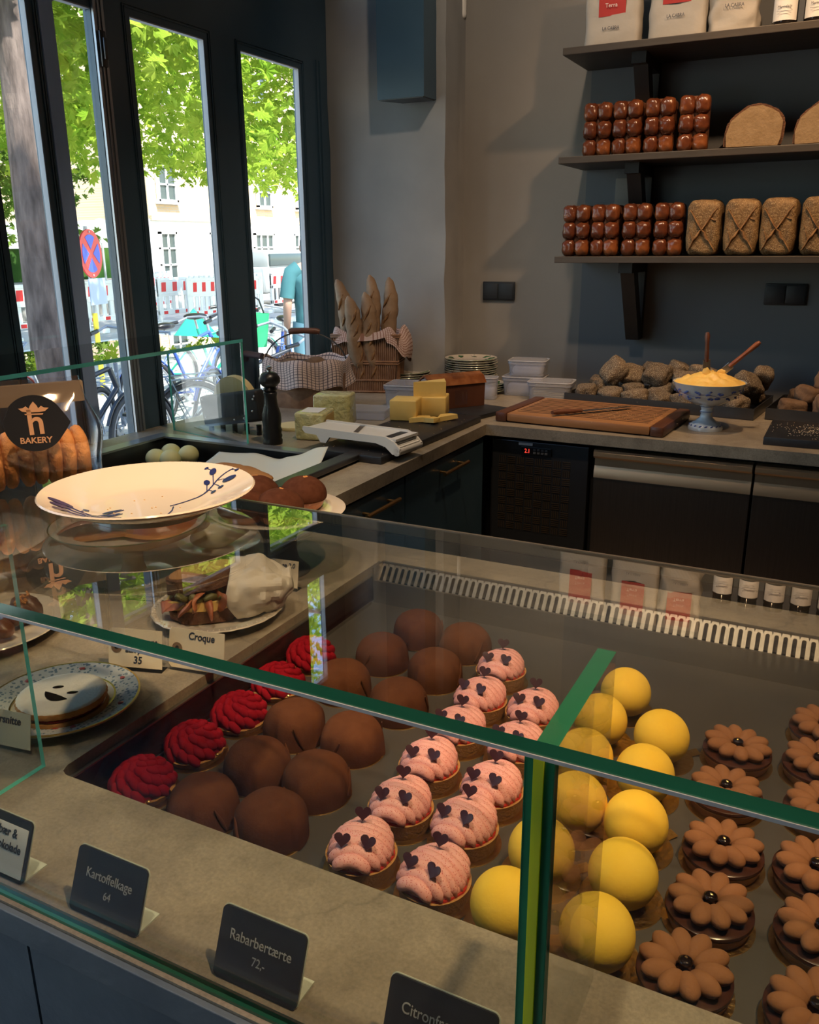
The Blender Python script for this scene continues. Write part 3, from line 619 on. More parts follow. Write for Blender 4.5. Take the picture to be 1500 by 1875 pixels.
# ------------------------------------------------------------------ pastries in the display well
TZ = .8302
def gold_board(t, r, name='gold_board'):
    M().lathe([(0, 0), (r, 0), (r, .0012), (0, .0012)], 40).build(name, 'gold', t, 30)
def dome_cake():
    t = thing('cocoa_dome_cake', None, 'cake', (0, 0, 0)); gold_board(t, .0455)
    m = M(); nu, nv = 72, 30
    def f(u, v):
        a = 2*PI*u; ph = v*PI/2*1.0
        r = .0445*(math.sin(ph)**.70); z = .051*(math.cos(ph)**.62 if ph < PI/2-1e-3 else 0)
        k = 1+.022*math.cos(5*a+1.1)*v+.045*noise.noise(Vector((math.cos(a)*1.5, math.sin(a)*1.5, z*25)))
        for a0, w in ((.9, .10), (2.7, .07), (4.6, .08), (5.6, .05)):   # folded seams of the marzipan sheet
            dd = (a-a0+PI) % (2*PI)-PI
            if v > .45: k += .13*min(1, (v-.45)*4)*(1/(1+math.exp(-dd/.02))-.5)*math.exp(-abs(dd)/w/2)
        return Vector((r*k*math.cos(a), r*k*math.sin(a), .0014+z*(1+.02*noise.noise(Vector((r*40*math.cos(a), r*40*math.sin(a), 2))))))
    m.grid(nu, nv, f, wrap=True); m.build('marzipan_cover', 'cocoa', t, 75)
    m = M(); m.tube([(.0425*math.cos(2.62+.12*q), .0425*math.sin(2.62+.12*q), .006+.0105*q) for q in range(4)], [.0022, .0034, .0028, .0008], 8).tube([(.0425*math.cos(5.5-.10*q), .0425*math.sin(5.5-.10*q), .005+.011*q) for q in range(4)], [.0018, .0032, .0026, .0008], 8).build('folded_seam', 'cocoa', t, 75); return t
def red_cake():
    t = thing('red_rosette_cake', None, 'cake', (0, 0, 0)); gold_board(t, .046)
    M().lathe([(0, .001), (.038, .001), (.0415, .010), (.04, .0105), (0, .0105)], 72, wob=lambda a, r, z: 1+.03*abs(math.sin(a*11))-.02).build('tart_base', 'tart_shell', t)
    m = M(); m.ell((0, 0, .0105), (.0375, .0375, .034), u=48, v=24, f=lambda d: 1 if d.z > 0 else .6); R7 = random.Random(4); n = 46
    for k in range(n):   # overlapping piped lobes climbing the dome in a spiral
        t_ = (k+.5)/n; ph = math.acos(1-t_*.98); a = k*2.39996; c_, s_ = math.cos(a), math.sin(a); rr = .0375*math.sin(ph); z = .0105+.033*math.cos(ph)
        nrm = Vector((math.sin(ph)*c_, math.sin(ph)*s_, math.cos(ph))); tan = Vector((-s_, c_, 0)); down = nrm.cross(tan)
        ax = (down*-1+tan*.75).normalized(); ay = nrm.cross(ax); T = Matrix((ax, ay, nrm)).transposed().to_4x4(); T.translation = Vector((rr*c_, rr*s_, z)); w = .75+.35*t_
        q = M(); q.ell((0, 0, 0), (.0112*w, .0066*w, .0058*w), u=14, v=9, f=lambda d: 1-.18*d.x)
        q.b.transform(T); me_ = bpy.data.meshes.new('lobe'); q.b.to_mesh(me_); q.b.free(); m.b.from_mesh(me_); bpy.data.meshes.remove(me_)
    m.build('velvet_rosette', 'velvet_red', t, 80)
    M().ell((.037, -.014, .012), (.003, .003, .002), u=7, v=5).build('gold_fleck', 'gold_leaf', t); return t
def petal_leaf(m, T, s=1):
    """heart shaped petal, slightly cupped"""
    pts = []
    for k in range(22):
        u = 2*PI*k/22; x = math.sin(u)**3*.0072*s; y = (13*math.cos(u)-5*math.cos(2*u)-2*math.cos(3*u)-math.cos(4*u))/17*.0064*s*1.15
        pts.append((x, y))
    V = [(x, y, .0006+18*x*x) for x, y in pts]; W2 = [(x, y, -.0006+18*x*x) for x, y in pts]; n = len(pts)
    m._add(V+W2+[(0, 0, .0006), (0, 0, -.0006)], [(i, (i+1) % n, 2*n) for i in range(n)]+[(n+(i+1) % n, n+i, 2*n+1) for i in range(n)]+[((i+1) % n, i, n+i, n+(i+1) % n) for i in range(n)], T)
def pink_tart():
    t = thing('pink_cream_tart', None, 'tart', (0, 0, 0)); gold_board(t, .044)
    M().lathe([(0, .0013), (.037, .0013), (.0405, .0225), (.0375, .0225), (.037, .018), (0, .018)], 56, wob=lambda a, r, z: 1+.006*math.sin(a*28)).build('tart_base', 'tart_shell', t)
    M().lathe([(.0384, .021), (.0375, .0245), (.032, .0255), (0, .0255)], 40, wob=lambda a, r, z: 1+.02*math.sin(a*9+1)).build('jam_layer', 'jam_red', t)
    m = M(); R = .0395; Rz = random.Random(3)
    for k in range(8):
        y = -.034+.0092*k; L = math.sqrt(max(1e-6, R*R-(y*.97)**2))*.93; top = .0225*(1-(y/R)**2*.55); n = 15; pts = []; rr = []
        for i in range(n):
            s = -1+2*i/(n-1); x = s*L+Rz.uniform(-.0004, .0004)
            pts.append((x, y+.0028*math.sin(s*1.6+k)*.5-.002*abs(s), .0245+top*(1-abs(s)**2.6)*.92)); e = (1-abs(s)**6)
            rr.append(.0056*max(.18, e**.5))
        m.tube(pts, rr, 12, flat=1.35, up=(0, .5, 1))
    m.ell((0, 0, .026), (.0365, .0365, .0165), u=28, v=12)
    m.build('piped_cream', 'cream_pink', t, 80)
    for (x, y, z, tx, tz) in ((-.0135, -.023, .0535, 55, 4), (.0155, -.021, .0540, 55, -12), (-.002, .0150, .0620, 62, 8)):
        l = M(); petal_leaf(l, Matrix.Translation((x, y, z)) @ Euler((math.radians(tx), 0, math.radians(tz))).to_matrix().to_4x4(), 1.3); l.build('petal', 'leaf_purple', t, 50)
    return t
def yellow_cake():
    t = thing('yellow_sphere_cake', None, 'cake', (0, 0, 0)); gold_board(t, .0445)
    m = M(); r = .0365
    m.ell((0, 0, .0335), (r, r, r), u=56, v=36, f=lambda d: 1-.12*max(0, -d.z-.72)*2)
    for v in m.b.verts:
        if v.co.z < .0013: v.co.z = .0013
    m.build('velvet_sphere', 'velvet_yellow', t, 80)
    tab = M(); tab.box((.047, .012, .0018), (.018, .014, .0006), rot=(0, -.15, .25)); tab.build('board_tab', 'gold', t); return t
def flower_tart():
    t = thing('chocolate_flower_tart', None, 'tart', (0, 0, 0)); gold_board(t, .0475)
    M().lathe([(0, .0013), (.040, .0013), (.0445, .0145), (.043, .015), (0, .015)], 72, wob=lambda a, r, z: 1+.010*abs(math.sin(a*17))).build('tart_base', 'cookie', t)
    M().lathe([(.0435, .0150), (.0452, .0165), (.0448, .0195), (.042, .0210), (0, .0212)], 56).build('chocolate_layer', 'glaze_dark', t)
    for k in range(10):
        a = 2*PI*k/10; m = M(); rr = .0238+.001*math.sin(k*5)
        m.ell((rr*math.cos(a), rr*math.sin(a), .0285+.0012*math.cos(k*7)), (.0180, .0108, .0092), rot=(0, -.16, a), u=20, v=14, f=lambda d: 1+.10*d.x)
        m.build('petal', 'petal', t, 80)
    M().ell((0, 0, .0335), (.0072, .0072, .0036), u=20, v=10).build('glaze_centre', 'glaze_black', t)
    M().ell((.0015, .0005, .0368), (.0022, .0015, .0006), rot=(.1, .3, .5), u=7, v=4).jitter(.0006, 900).build('gold_leaf', 'gold_leaf', t); return t

PR = {}
def place(kind, make, label, x, y, rz, group, sc_=1):
    if kind not in PR:
        t = PR[kind] = make(); t.location = (x, y, TZ); t.rotation_euler = (0, 0, rz); t.scale = (sc_,)*3; t['label'] = label; t['group'] = group
    else: dup(PR[kind], label, (x, y, TZ), rz, group, sc_)
RD = random.Random(11)
def column(kind, make, xy, fmt, group, rmax=.4, names=None, sc_=1):
    n = len(xy)
    for i, (x, y) in enumerate(xy):
        w = (names or {}).get(i) or ('frontmost' if i == 0 else 'rearmost' if i == n-1 else ORD[i] if i <= n-1-i else {1: 'second from the back', 2: 'third from the back', 3: 'fourth from the back'}[n-1-i])
        place(kind, make, fmt % w, x, y, RD.uniform(-rmax, rmax), group, sc_)
column('red', red_cake, [(-.739, .682), (-.737, .779), (-.732, .873), (-.735, .975), (-.742, 1.078)], 'crimson velvet rosette cake, %s of the five on the left', 'red rosette cakes', 3)
column('dome', dome_cake, [(-.633, .676), (-.625, .772), (-.637, .878), (-.64, 1.015), (-.631, 1.126), (-.62, 1.238)], 'brown cocoa dome cake, %s in the row beside the red cakes', 'cocoa dome cakes', 3)
column('dome', dome_cake, [(-.541, .687), (-.537, .779), (-.545, .883), (-.533, .999), (-.528, 1.113), (-.523, 1.224)], 'brown cocoa dome cake, %s in the row beside the pink tarts', 'cocoa dome cakes', 3)
column('pink', pink_tart, [(-.416, .686), (-.414, .777), (-.421, .871), (-.421, .965), (-.426, 1.057), (-.432, 1.158)], 'pink cream tart, %s in the row beside the brown domes', 'pink cream tarts', .22)
column('pink', pink_tart, [(-.325, .684), (-.330, .777), (-.328, .858), (-.334, .961), (-.343, 1.057)], 'pink cream tart, %s in the row beside the yellow cakes', 'pink cream tarts', .22)
column('yellow', yellow_cake, [(-.238, .671), (-.232, .764), (-.222, .864), (-.240, .963), (-.245, 1.061), (-.232, 1.154)], 'yellow sphere cake, %s in the row beside the pink tarts', 'yellow sphere cakes', .6)
column('yellow', yellow_cake, [(-.146, .676), (-.143, .768), (-.150, .858), (-.162, .960), (-.160, 1.055)], 'yellow sphere cake, %s in the row beside the brown flowers', 'yellow sphere cakes', .6)
column('flower', flower_tart, [(-.063, .679), (-.055, .776), (-.055, .873), (-.067, .985), (-.066, 1.090)], 'brown flower tart, %s in the row beside the yellow cakes', 'chocolate flower tarts', 3, sc_=.98)
column('flower', flower_tart, [(.049, .684), (.049, .787), (.040, .880), (.042, 1.000), (.033, 1.100), (.035, 1.198)], 'brown flower tart, %s in the row cut by the right edge', 'chocolate flower tarts', 3, sc_=.98)

# ------------------------------------------------------------------ cards and signs on the counter
def rrect(w, h, r, n=5):
    p = []
    for cx, cy, a0 in ((w/2-r, h-r, 0), (-w/2+r, h-r, 90), (-w/2+r, r, 180), (w/2-r, r, 270)):
        for k in range(n+1): a = math.radians(a0+90*k/n); p.append((cx+r*math.cos(a), cy+r*math.sin(a)))
    return p
def sign(x, y, w, h, label, lines, tilt=22, white=False):
    s = thing('price_sign', label, 'sign', (x, y, .9), 0, 'angled black price signs')
    T = Matrix.Translation((0, .0005, .0006)) @ Matrix.Rotation(math.radians(90-tilt), 4, 'X')
    b = M().prism(rrect(w, h, .005), -.0012, .0012, T).build('plate', 'card_black', s, 30)
    M().b2(-w/2+.002, w/2-.002, .0015, .032, 0, .0016).build('foot', 'acrylic', s, 30)
    M().prism(rrect(w+.0016, h+.0008, .0055), -.0022, -.0013, T).build('acrylic_edge', 'acrylic', s, 30)
    if white: M().prism(rrect(w-.004, h-.012, .001), .0013, .0018, Matrix.Translation((0, .0005, .0006)) @ Matrix.Rotation(math.radians(90-tilt), 4, 'X') @ Matrix.Translation((-.001, .004, 0))).build('paper_card', 'label_white', s, 0)
    for (tx, size, u, v) in lines:
        p = T @ Vector((u, v, .0021 if white else .0015)); text('lettering', tx, size, 'ink' if white else 'print_grey', s, p, (math.radians(90-tilt), 0, 0), .0002, sx=.86, bold=.0002 if white else 0)
sign(-.5525, .442, .086, .061, 'black price sign reading Kartoffelkage 64 in front of the brown domes', [('Kartoffelkage', .0125, 0, .039), ('64', .0105, .001, .0235)])
sign(-.379, .442, .086, .061, 'black price sign reading Rabarbertærte 72 in front of the pink tarts', [('Rabarbertærte', .0125, 0, .039), ('72,-', .0105, .001, .0235)])
sign(-.212, .442, .09, .061, 'black price sign beginning Citronfr in front of the yellow cakes', [('Citronfromage', .0125, 0, .039)])
sign(-.703, .442, .086, .061, 'price sign with a handwritten white paper ending chokolade at the left edge', [('dbær &', .0125, .010, .045), ('chokolade', .0118, .013, .031), ('8', .0125, -.002, .016)], white=True)

def tagcard(x, y, rz, w, h, label, lines, ring=None, base=True, tilt=12, z=.9, name='price_tag'):
    s = thing(name, label, 'price tag', (x, y, z), rz, 'handwritten card tags')
    T = Matrix.Translation((0, 0, .006)) @ Matrix.Rotation(math.radians(90-tilt), 4, 'X')
    c = .005; M().prism([(-w/2+c, 0), (w/2, 0), (w/2, h), (-w/2+c, h), (-w/2, h-c), (-w/2, c)], -.0004, .0004, T).build('card', 'card', s, 0)
    if base: M().prism([(-w/2+.001, -.006), (w/2-.001, -.006), (w/2-.001, h*.85), (-w/2+.001, h*.85)], -.0026, -.0006, T).b2(-w/2+.001, w/2-.001, .001, .018, 0, .0012).build('holder', 'card_black', s, 0)
    if ring:
        p = T @ Vector((-w/2+ring, h*.5, .0005)); q = M(); q.lathe([(.0035, 0), (.0085, 0), (.0085, .0004), (.0035, .0004)], 24, T=Matrix.Translation(p) @ Matrix.Rotation(math.radians(90-tilt), 4, 'X')); q.build('ring', 'ring_brown', s)
        q = M(); q.lathe([(0, 0), (.0035, 0), (.0035, .0002), (0, .0002)], 16, T=Matrix.Translation(p) @ Matrix.Rotation(math.radians(90-tilt), 4, 'X')); q.build('hole', 'gap', s)
    for (tx, size, u, v) in lines: text('handwriting', tx, size, 'ink', s, T @ Vector((u, v, .0007)), (math.radians(90-tilt), 0, 0), .0002, shear=.12, bold=.0003, sx=.9)
tagcard(-.886, .829, .28, .086, .058, 'card tag reading Chaussons aux poires 35 on a dark holder behind the smiling biscuit', [('Chaussons', .0130, .010, .040), ('aux poires', .0130, .009, .0265), ('35', .0155, .004, .011)], ring=.013)
tagcard(-.799, .862, .16, .092, .060, 'card tag reading Croque 88 in front of the sandwich plate', [('Croque', .0155, .008, .050), ('88,-', .014, .008, .011)], ring=.014, base=False)
tagcard(-.872, 1.187, .12, .060, .050, 'card tag ending se 2.0 beside the dark cake stand foot', [('se 2.0', .0125, .010, .040)], name='price_tag')
tagcard(-.880, .600, .15, .075, .046, 'card tag ending rsnitte at the left glass divider', [('rsnitte', .014, .006, .034)], base=False)

# ------------------------------------------------------------------ plates and stands left of the well
def plate_prof(r, h=.02, foot=.55, lip=.003):
    return [(0, .006), (foot*r*.9, .006), (foot*r, .004), (r*.75, h*.55), (r, h), (r+.0015, h+lip*.4), (r, h+lip), (r*.76, h*.62+lip), (r*.62, .0095), (0, .0085)], [(foot*r-.008, 0), (foot*r-.002, 0), (foot*r-.002, .0062), (foot*r-.008, .0062)]
def plate_mesh(t, r, h=.02, mat='porcelain', name='dish', wob=None, foot=.55):
    a, b = plate_prof(r, h, foot); M().lathe(a, 96, wob=wob).build(name, mat, t, 50); M().lathe(b+[b[0]], 64).build('foot_ring', mat, t, 40)
PLX, PLY = -.668, .673
BP = thing('botanical_plate', 'large white fluted plate with blue painted branches, empty but for crumbs, on the glass shelf', 'plate', (PLX, PLY, 1.2222))
a = [(0, .006), (.055, .006), (.062, .005), (.085, .012), (.114, .0255), (.1155, .027), (.114, .0285), (.084, .0175), (.066, .0105), (.055, .0088), (0, .0088)]
M().lathe(a, 200, wob=lambda an, r, z: 1+(.0028*math.sin(an*90) if r > .07 else 0)).build('dish', 'porcelain', BP, 60)
M().lathe([(.057, 0), (.063, 0), (.063, .0062), (.057, .0062), (.057, 0)], 80).build('foot_ring', 'porcelain', BP, 40)
def pz(x, y):
    r = math.hypot(x, y)
    for (r0, z0), (r1, z1) in zip([(0, .0088), (.055, .0088), (.066, .0105), (.084, .0175), (.114, .0285)], [(.055, .0088), (.066, .0105), (.084, .0175), (.114, .0285), (.2, .06)]):
        if r <= r1: return z0+(z1-z0)*(r-r0)/(r1-r0)+.0006
    return .05
# the painted branches, in a frame with s to the viewer's right and q away from the viewer
sx_ = Vector((.774, .633)); qx_ = Vector((-.633, .774))
def pp(s, q): v = (sx_*s+qx_*q)*.93; return (v.x, v.y, pz(v.x, v.y))
def stroke(m, pts, w=.0009):
    m.tube([pp(*p) for p in pts], w, 6, flat=.35, up=(0, 0, 1))
def curve2(p0, p1, p2, n=9): return [tuple((1-t)**2*p0[i]+2*t*(1-t)*p1[i]+t*t*p2[i] for i in (0, 1)) for t in [k/(n-1) for k in range(n)]]
def blob(m, s, q, L, w, an):
    pts = []
    for k in range(14): u = 2*PI*k/14; x = L*math.cos(u); y = w*math.sin(u); pts.append(pp(s+x*math.cos(an)-y*math.sin(an), q+x*math.sin(an)+y*math.cos(an)))
    V = [m.b.verts.new(Vector(p)+Vector((0, 0, .0004))) for p in pts]; m.b.faces.new(V)
m = M()
stroke(m, curve2((-.052, -.094), (-.062, -.07), (-.072, -.03)), .0012)
for k, (dx, q0) in enumerate(((-.034, -.02), (-.030, -.035), (-.024, -.055))):
    stroke(m, curve2((-.06, q0-.03), (-.075, q0-.015), (-.06+dx*1.3, q0+.012)), .0010); blob(m, -.076+dx*.6, q0+.004, .017-.003*k, .0055, 2.6)
for q0 in (-.03, -.045, -.06): stroke(m, curve2((-.062, q0-.025), (-.045, q0-.005), (-.028, q0+.008)), .0010); blob(m, -.04, q0+.003, .012, .0028, .5)
blob(m, -.069, -.022, .0035, .0035, 0); blob(m, -.057, -.075, .003, .003, 0)
stroke(m, curve2((-.052, -.094), (.03, -.085), (.028, -.022)), .0008)
stroke(m, curve2((.024, -.018), (.050, .0), (.074, .040)), .0010); stroke(m, curve2((.074, .040), (.084, .062), (.100, .066)), .0009)
for (s, q, L, w, an, ps, pq) in ((.066, .052, .007, .0035, 1.9, .066, .03), (.074, .075, .008, .0045, 1.5, .074, .04), (.094, .040, .009, .0065, .3, .080, .048), (.083, .024, .004, .003, .6, .076, .04), (.074, .018, .004, .003, .9, .068, .03), (.104, .058, .003, .0025, 0, .097, .064), (.066, .088, .003, .002, .5, .076, .072)):
    stroke(m, curve2((ps, pq), ((s+ps)/2, (q+pq)/2+.004), (s, q), 5), .0006); blob(m, s, q, L, w, an)
m.build('painted_branch', 'porcelain_blue', BP, 0)
m = M()
for k in range(14):
    s, q = random.uniform(-.05, .05), random.uniform(-.05, .03); p = pp(s, q); m.ell((p[0], p[1], p[2]), (.0012, .0009, .0006), u=6, v=4)
tag(m.build('crumbs', 'crumbs', BP), kind='stuff')

def cookie_bag():
    ax = Vector((.53, .848, 0)); rz = math.atan2(ax.y, ax.x)
    t = thing('cookie_bag', 'clear bag of round orange brown biscuits with a black sticker on the glass shelf', 'bag', (-.873, .645, 1.2222), rz)
    # local x runs along the row, local -y faces the camera
    m = M(); nu, nv = 40, 16
    def f(u, v):
        a = 2*PI*u; z = .004+.130*v; k = max(0, (v-.52)/.48); hx = .116-.014*k-.003*math.sin(v*9); hy = .043*(1-k)**.7+.0025
        c, s = math.cos(a), math.sin(a); e = .45
        x = hx*math.copysign(abs(c)**e, c); y = hy*math.copysign(abs(s)**e, s)
        q = Vector((x, y, z)); return q+Vector((0, noise.noise(q*38)*.004*(.4+k), 0))+Vector((0, 0, .002*noise.noise(Vector((x*30, 0, 1)))*v))
    m.grid(nu, nv, f, wrap=True); m.build('plastic_film', 'film', t, 80)
    M().b2(-.104, .104, -.0045, -.0035, .104, .128).b2(-.104, .104, .0035, .0045, .104, .128).build('folded_top', pm('fold_film', (.24, .19, .14), .3, coat=.3), t, 0)
    st = []
    for k in range(48):
        a = 2*PI*k/48; r = .0325; x, z = r*math.cos(a), r*math.sin(a)*.98
        if abs(a) < .55 or a > 2*PI-.55: d = min(a, 2*PI-a); x += .006*(1-d/.55)**1.5
        if abs(a-2.75) < .2: x += .0015
        st.append((x, z))
    T = Matrix.Translation((.040, -.0455, .090)) @ Matrix.Rotation(math.radians(83), 4, 'X') @ Matrix.Rotation(-.06, 4, 'Z')
    sk = M().prism(st, 0, .0006, T).build('sticker', 'sticker', t, 0)
    text('sticker_letter', 'h', .040, 'copper', sk, T @ Vector((.001, .000, .001)), (math.radians(83), 0, 0), .0002, bold=.0007, sx=.95)
    text('sticker_word', 'BAKERY', .0095, 'copper', sk, T @ Vector((.0, -.0195, .001)), (math.radians(83), .06, 0), .0002, bold=.0002)
    cr = [(-.016, .017), (-.012, .0135), (-.006, .0125), (.006, .0125), (.012, .0135), (.016, .017), (.011, .0175), (.008, .0195), (.005, .0165), (.0035, .020), (0, .0245), (-.0035, .020), (-.005, .0165), (-.008, .0195), (-.011, .0175)]
    M().prism(cr, .0008, .0012, T).prism([(-.009, .0095), (.009, .0095), (.010, .011), (-.010, .011)], .0008, .0012, T).build('sticker_crown', 'copper', sk, 0)
    return t, rz
CB, cbr = cookie_bag()
def biscuit():
    t = tag(M().lathe([(0, -.0072), (.027, -.0075), (.0325, -.0045), (.034, 0), (.0325, .0045), (.027, .0075), (0, .0075)], 40, wob=lambda a, r, z: 1+.012*math.sin(a*7)).jitter(.0012, 60).build('round_biscuit', 'cookie', None, 60), None, 'biscuit', 'biscuits in the clear bag'); return t
bq = None
for k in range(13):
    s = -.100+.0160*k; p = Vector((-.873, .645, 0))+Vector((math.cos(cbr), math.sin(cbr), 0))*s
    lab = 'orange brown round biscuit standing on edge inside the clear bag'
    r0 = Euler((0, math.radians(90+random.uniform(-7, 4)), cbr), 'XYZ')
    if bq is None: bq = biscuit(); o = bq
    else: o = bq.copy(); COL.objects.link(o)
    o['label'] = lab; o.location = (p.x, p.y, 1.2222+.0395+random.uniform(-.0015, .002)); o.rotation_euler = r0

# cake stand with a dish of red glazed turnovers
ts = thing('footed_dish', 'white footed dish holding red glazed pastries under the glass shelf', 'cake stand', (-1.17, 1.12, .9))
M().lathe([(0, .066), (.03, .066), (.08, .074), (.125, .092), (.142, .108), (.1435, .110), (.141, .110), (.12, .096), (.08, .079), (0, .072)], 80).build('dish', 'porcelain_rib', ts, 50)
M().lathe([(0, .066), (.024, .066), (.020, .055), (.019, .03), (.024, .014), (.06, .006), (.075, .002), (.075, 0), (0, 0)], 56).build('stem', 'porcelain_rib', ts, 50)
M().lathe([(.1425, .1085), (.1440, .1098), (.1425, .1108), (.1412, .1098), (.1425, .1085)], 80).build('rim_line', 'green_paint', ts)
def turnover(loc, rz, label):
    t = thing('glazed_turnover', label, 'pastry', loc, rz, 'red glazed turnovers')
    def f(u, v):
        a = PI*u; r = .082*v; k = (1-v**2.4); rid = abs(math.sin(a*13))*.0022*math.sin(PI*min(1, v*1.1)); return Vector((r*math.cos(a), r*math.sin(a)*.9-.035, .004+.030*k**.7+rid))
    M().grid(110, 18, f).build('glazed_top', 'brown_bake', t, 70)
    def g(u, v):
        a = PI*u; r = .0822+.004*v; return Vector((r*math.cos(a), r*math.sin(a)*.9-.035, .006-.006*v))
    M().grid(60, 3, g).build('pale_crust', 'cookie', t, 60)
    M().prism([(.082*math.cos(PI*k/24), .082*math.sin(PI*k/24)*.9-.035) for k in range(25)], 0, .006).build('base_crust', 'cookie', t, 0)
turnover((-1.235, 1.095, .9815), .9, 'red brown scored turnover on the left of the footed dish')
turnover((-1.125, 1.165, .9815), -2.4, 'red brown scored turnover on the right of the footed dish')

# chocolate buns on a dark stemmed stand
cs = thing('cake_stand', 'white plate on a dark stem holding four chocolate dusted buns', 'cake stand', (-.932, 1.268, .9))
M().lathe([(0, .108), (.05, .108), (.085, .113), (.127, .124), (.1285, .126), (.127, .127), (.086, .118), (.06, .113), (0, .112)], 80).build('plate', 'porcelain', cs, 50)
M().lathe([(0, .108), (.055, .108), (.046, .1), (.033, .07), (.031, .045), (.036, .022), (.052, .006), (.056, .002), (.056, 0), (0, 0)], 48).build('stem', 'pedestal_dark', cs, 50)
def bun(loc, label, rz):
    t = thing('chocolate_bun', label, 'bun', loc, rz, 'chocolate dusted buns')
    M().lathe([(0, 0), (.026, 0), (.038, .012), (.043, .026), (.040, .034), (.02, .034), (0, .034)], 48, wob=lambda a, r, z: 1+.015*math.sin(5*a)).jitter(.002, 40).build('bun_base', 'brown_bake', t, 70)
    M().ell((0, 0, .033), (.0455, .0455, .0345), u=44, v=24, f=lambda d: 1+(.02*noise.noise(d*2.2))-(.12 if d.z < -.35 else 0)).build('cocoa_top', 'cocoa_red', t, 80)
    M().ell((.004, -.004, .0665), (.007, .004, .0015), rot=(0, 0, .6), u=9, v=5).jitter(.002, 200).build('crust_chip', 'cookie', t); return t
bun((-.905, 1.315, 1.0135), 'chocolate dusted bun at the back right of the cake stand, a chip on its top', 1)
bun((-.895, 1.222, 1.0135), 'chocolate dusted bun at the front right of the cake stand', 2)
bun((-.990, 1.278, 1.0135), 'chocolate dusted bun at the back left of the cake stand', 3)
bun((-.957, 1.192, 1.0135), 'chocolate dusted bun at the front left of the cake stand behind the plate', 4)

# small plate with a pale poached pear
sp = thing('side_plate', 'small white plate with a pale cooked pear behind the footed dish', 'plate', (-1.145, 1.29, .9)); sp.location = (-1.118, 1.312, .9)
plate_mesh(sp, .084, .016)
pr_ = thing('poached_pear', 'pale greenish cooked pear half lying on the small white plate', 'pear', (-1.112, 1.312, .911), .95)
M().ell((0, 0, .022), (.060, .028, .026), u=36, v=22, f=lambda d: 1-.45*max(0, d.x)*(abs(d.y)+abs(d.z))*.9+.1*max(0, -d.x)).ell((.052, 0, .030), (.016, .008, .008), rot=(0, -.4, 0)).build('flesh', 'pear', pr_, 80)

# sandwich on a fluted plate
cp = thing('sandwich_plate', 'white plate with pearled rim holding the toasted sandwich', 'plate', (-.903, 1.043, .9))
plate_mesh(cp, .110, .018, wob=lambda a, r, z: 1+(.006*math.sin(a*24) if r > .09 else 0))
m = M()
for k in range(72): a = 2*PI*k/72; m.ell((.1045*math.cos(a), .1045*math.sin(a), .0205), (.0022, .0012, .0010), rot=(0, 0, a), u=6, v=4)
m.build('pearl_rim', 'porcelain', cp)
sw = thing('toasted_sandwich', 'toasted cheese and ham sandwich half wrapped in white paper', 'sandwich', (-.895, 1.035, .913), .72)
sw.scale = (1.18,)*3
def slice_(m, z, tilt, dx=0, dy=0):
    out = []
    for k in range(40):
        a = 2*PI*k/40; c, s = math.cos(a), math.sin(a); out.append((dx+.050*math.copysign(abs(c)**.75, c), dy+.037*math.copysign(abs(s)**.75, s)))
    return out
for nm, z0, z1, rx, ry, dz in (('bread_slice', 0, .017, 0, 0, .0), ('bread_slice', .0, .021, -.10, -.16, .044)):
    T = Matrix.Translation((-.018, 0, dz)) @ Euler((rx, ry, 0)).to_matrix().to_4x4(); b = M().prism(slice_(None, 0, 0), z0, z1, T)
    bmesh.ops.bevel(b.b, geom=[e for e in b.b.edges], offset=.003, segments=2, affect='EDGES'); b.jitter(.0035, 45)
    q = b.build(nm, 'toast_crust', sw, 60)
    e = M().prism([(x*.87, y*.85) for x, y in slice_(None, 0, 0)], z1-.0005, z1+.0016, T); e.build('toasted_face', 'toast', q, 60)
m = M().prism([(x*.98-.018, y*1.0) for x, y in slice_(None, 0, 0)], .017, .030).jitter(.008, 50); m.build('cheese_filling', 'cheese', sw, 60)
m = M()
for k in range(9): a = -PI*.9+PI*k/9*.95; m.ell((-.018+.046*math.cos(a), .034*math.sin(a), .028+.008*math.sin(k*3)), (.022, .014, .0045), rot=(k*.3, .4, a), u=16, v=8)
m.jitter(.012, 45).build('ham_filling', 'bacon', sw, 70)
m = M()
for k in range(5): m.ell((-.05+.02*k, -.034, .040-.002*k), (.012, .008, .005), rot=(k, .2, .4), u=10, v=6)
m.jitter(.005, 80).build('pickle', pm('pickle_green', (.10, .10, .03), .5), sw, 70)
def wrap(u, v):
    a = 2*PI*u; x = .008+.098*v; wy = .050+.006*v-.03*max(0, v-.55)*2; wz = .050-.014*v-.024*max(0, v-.55)*2
    c, s = math.cos(a), math.sin(a); cut = .034*max(0, -s)*(1-v)
    q = Vector((x+cut+.012*(1-v)*s, wy*math.copysign(abs(c)**.8, c), .034+wz*math.copysign(abs(s)**.8, s)*.86))
    n = noise.noise(q*30)*.014+abs(noise.noise(q*48+Vector((3, 1, 2))))*.012-.004; q += Vector((0, c, s))*n*(.3+v)
    q.z = max(q.z, .0015+.006*v); return q
m = M(); m.grid(64, 26, wrap, wrap=True)
wp = m.build('paper_wrap', 'paper', sw, 22); wp.modifiers.new('thickness', 'SOLIDIFY').thickness = .0006

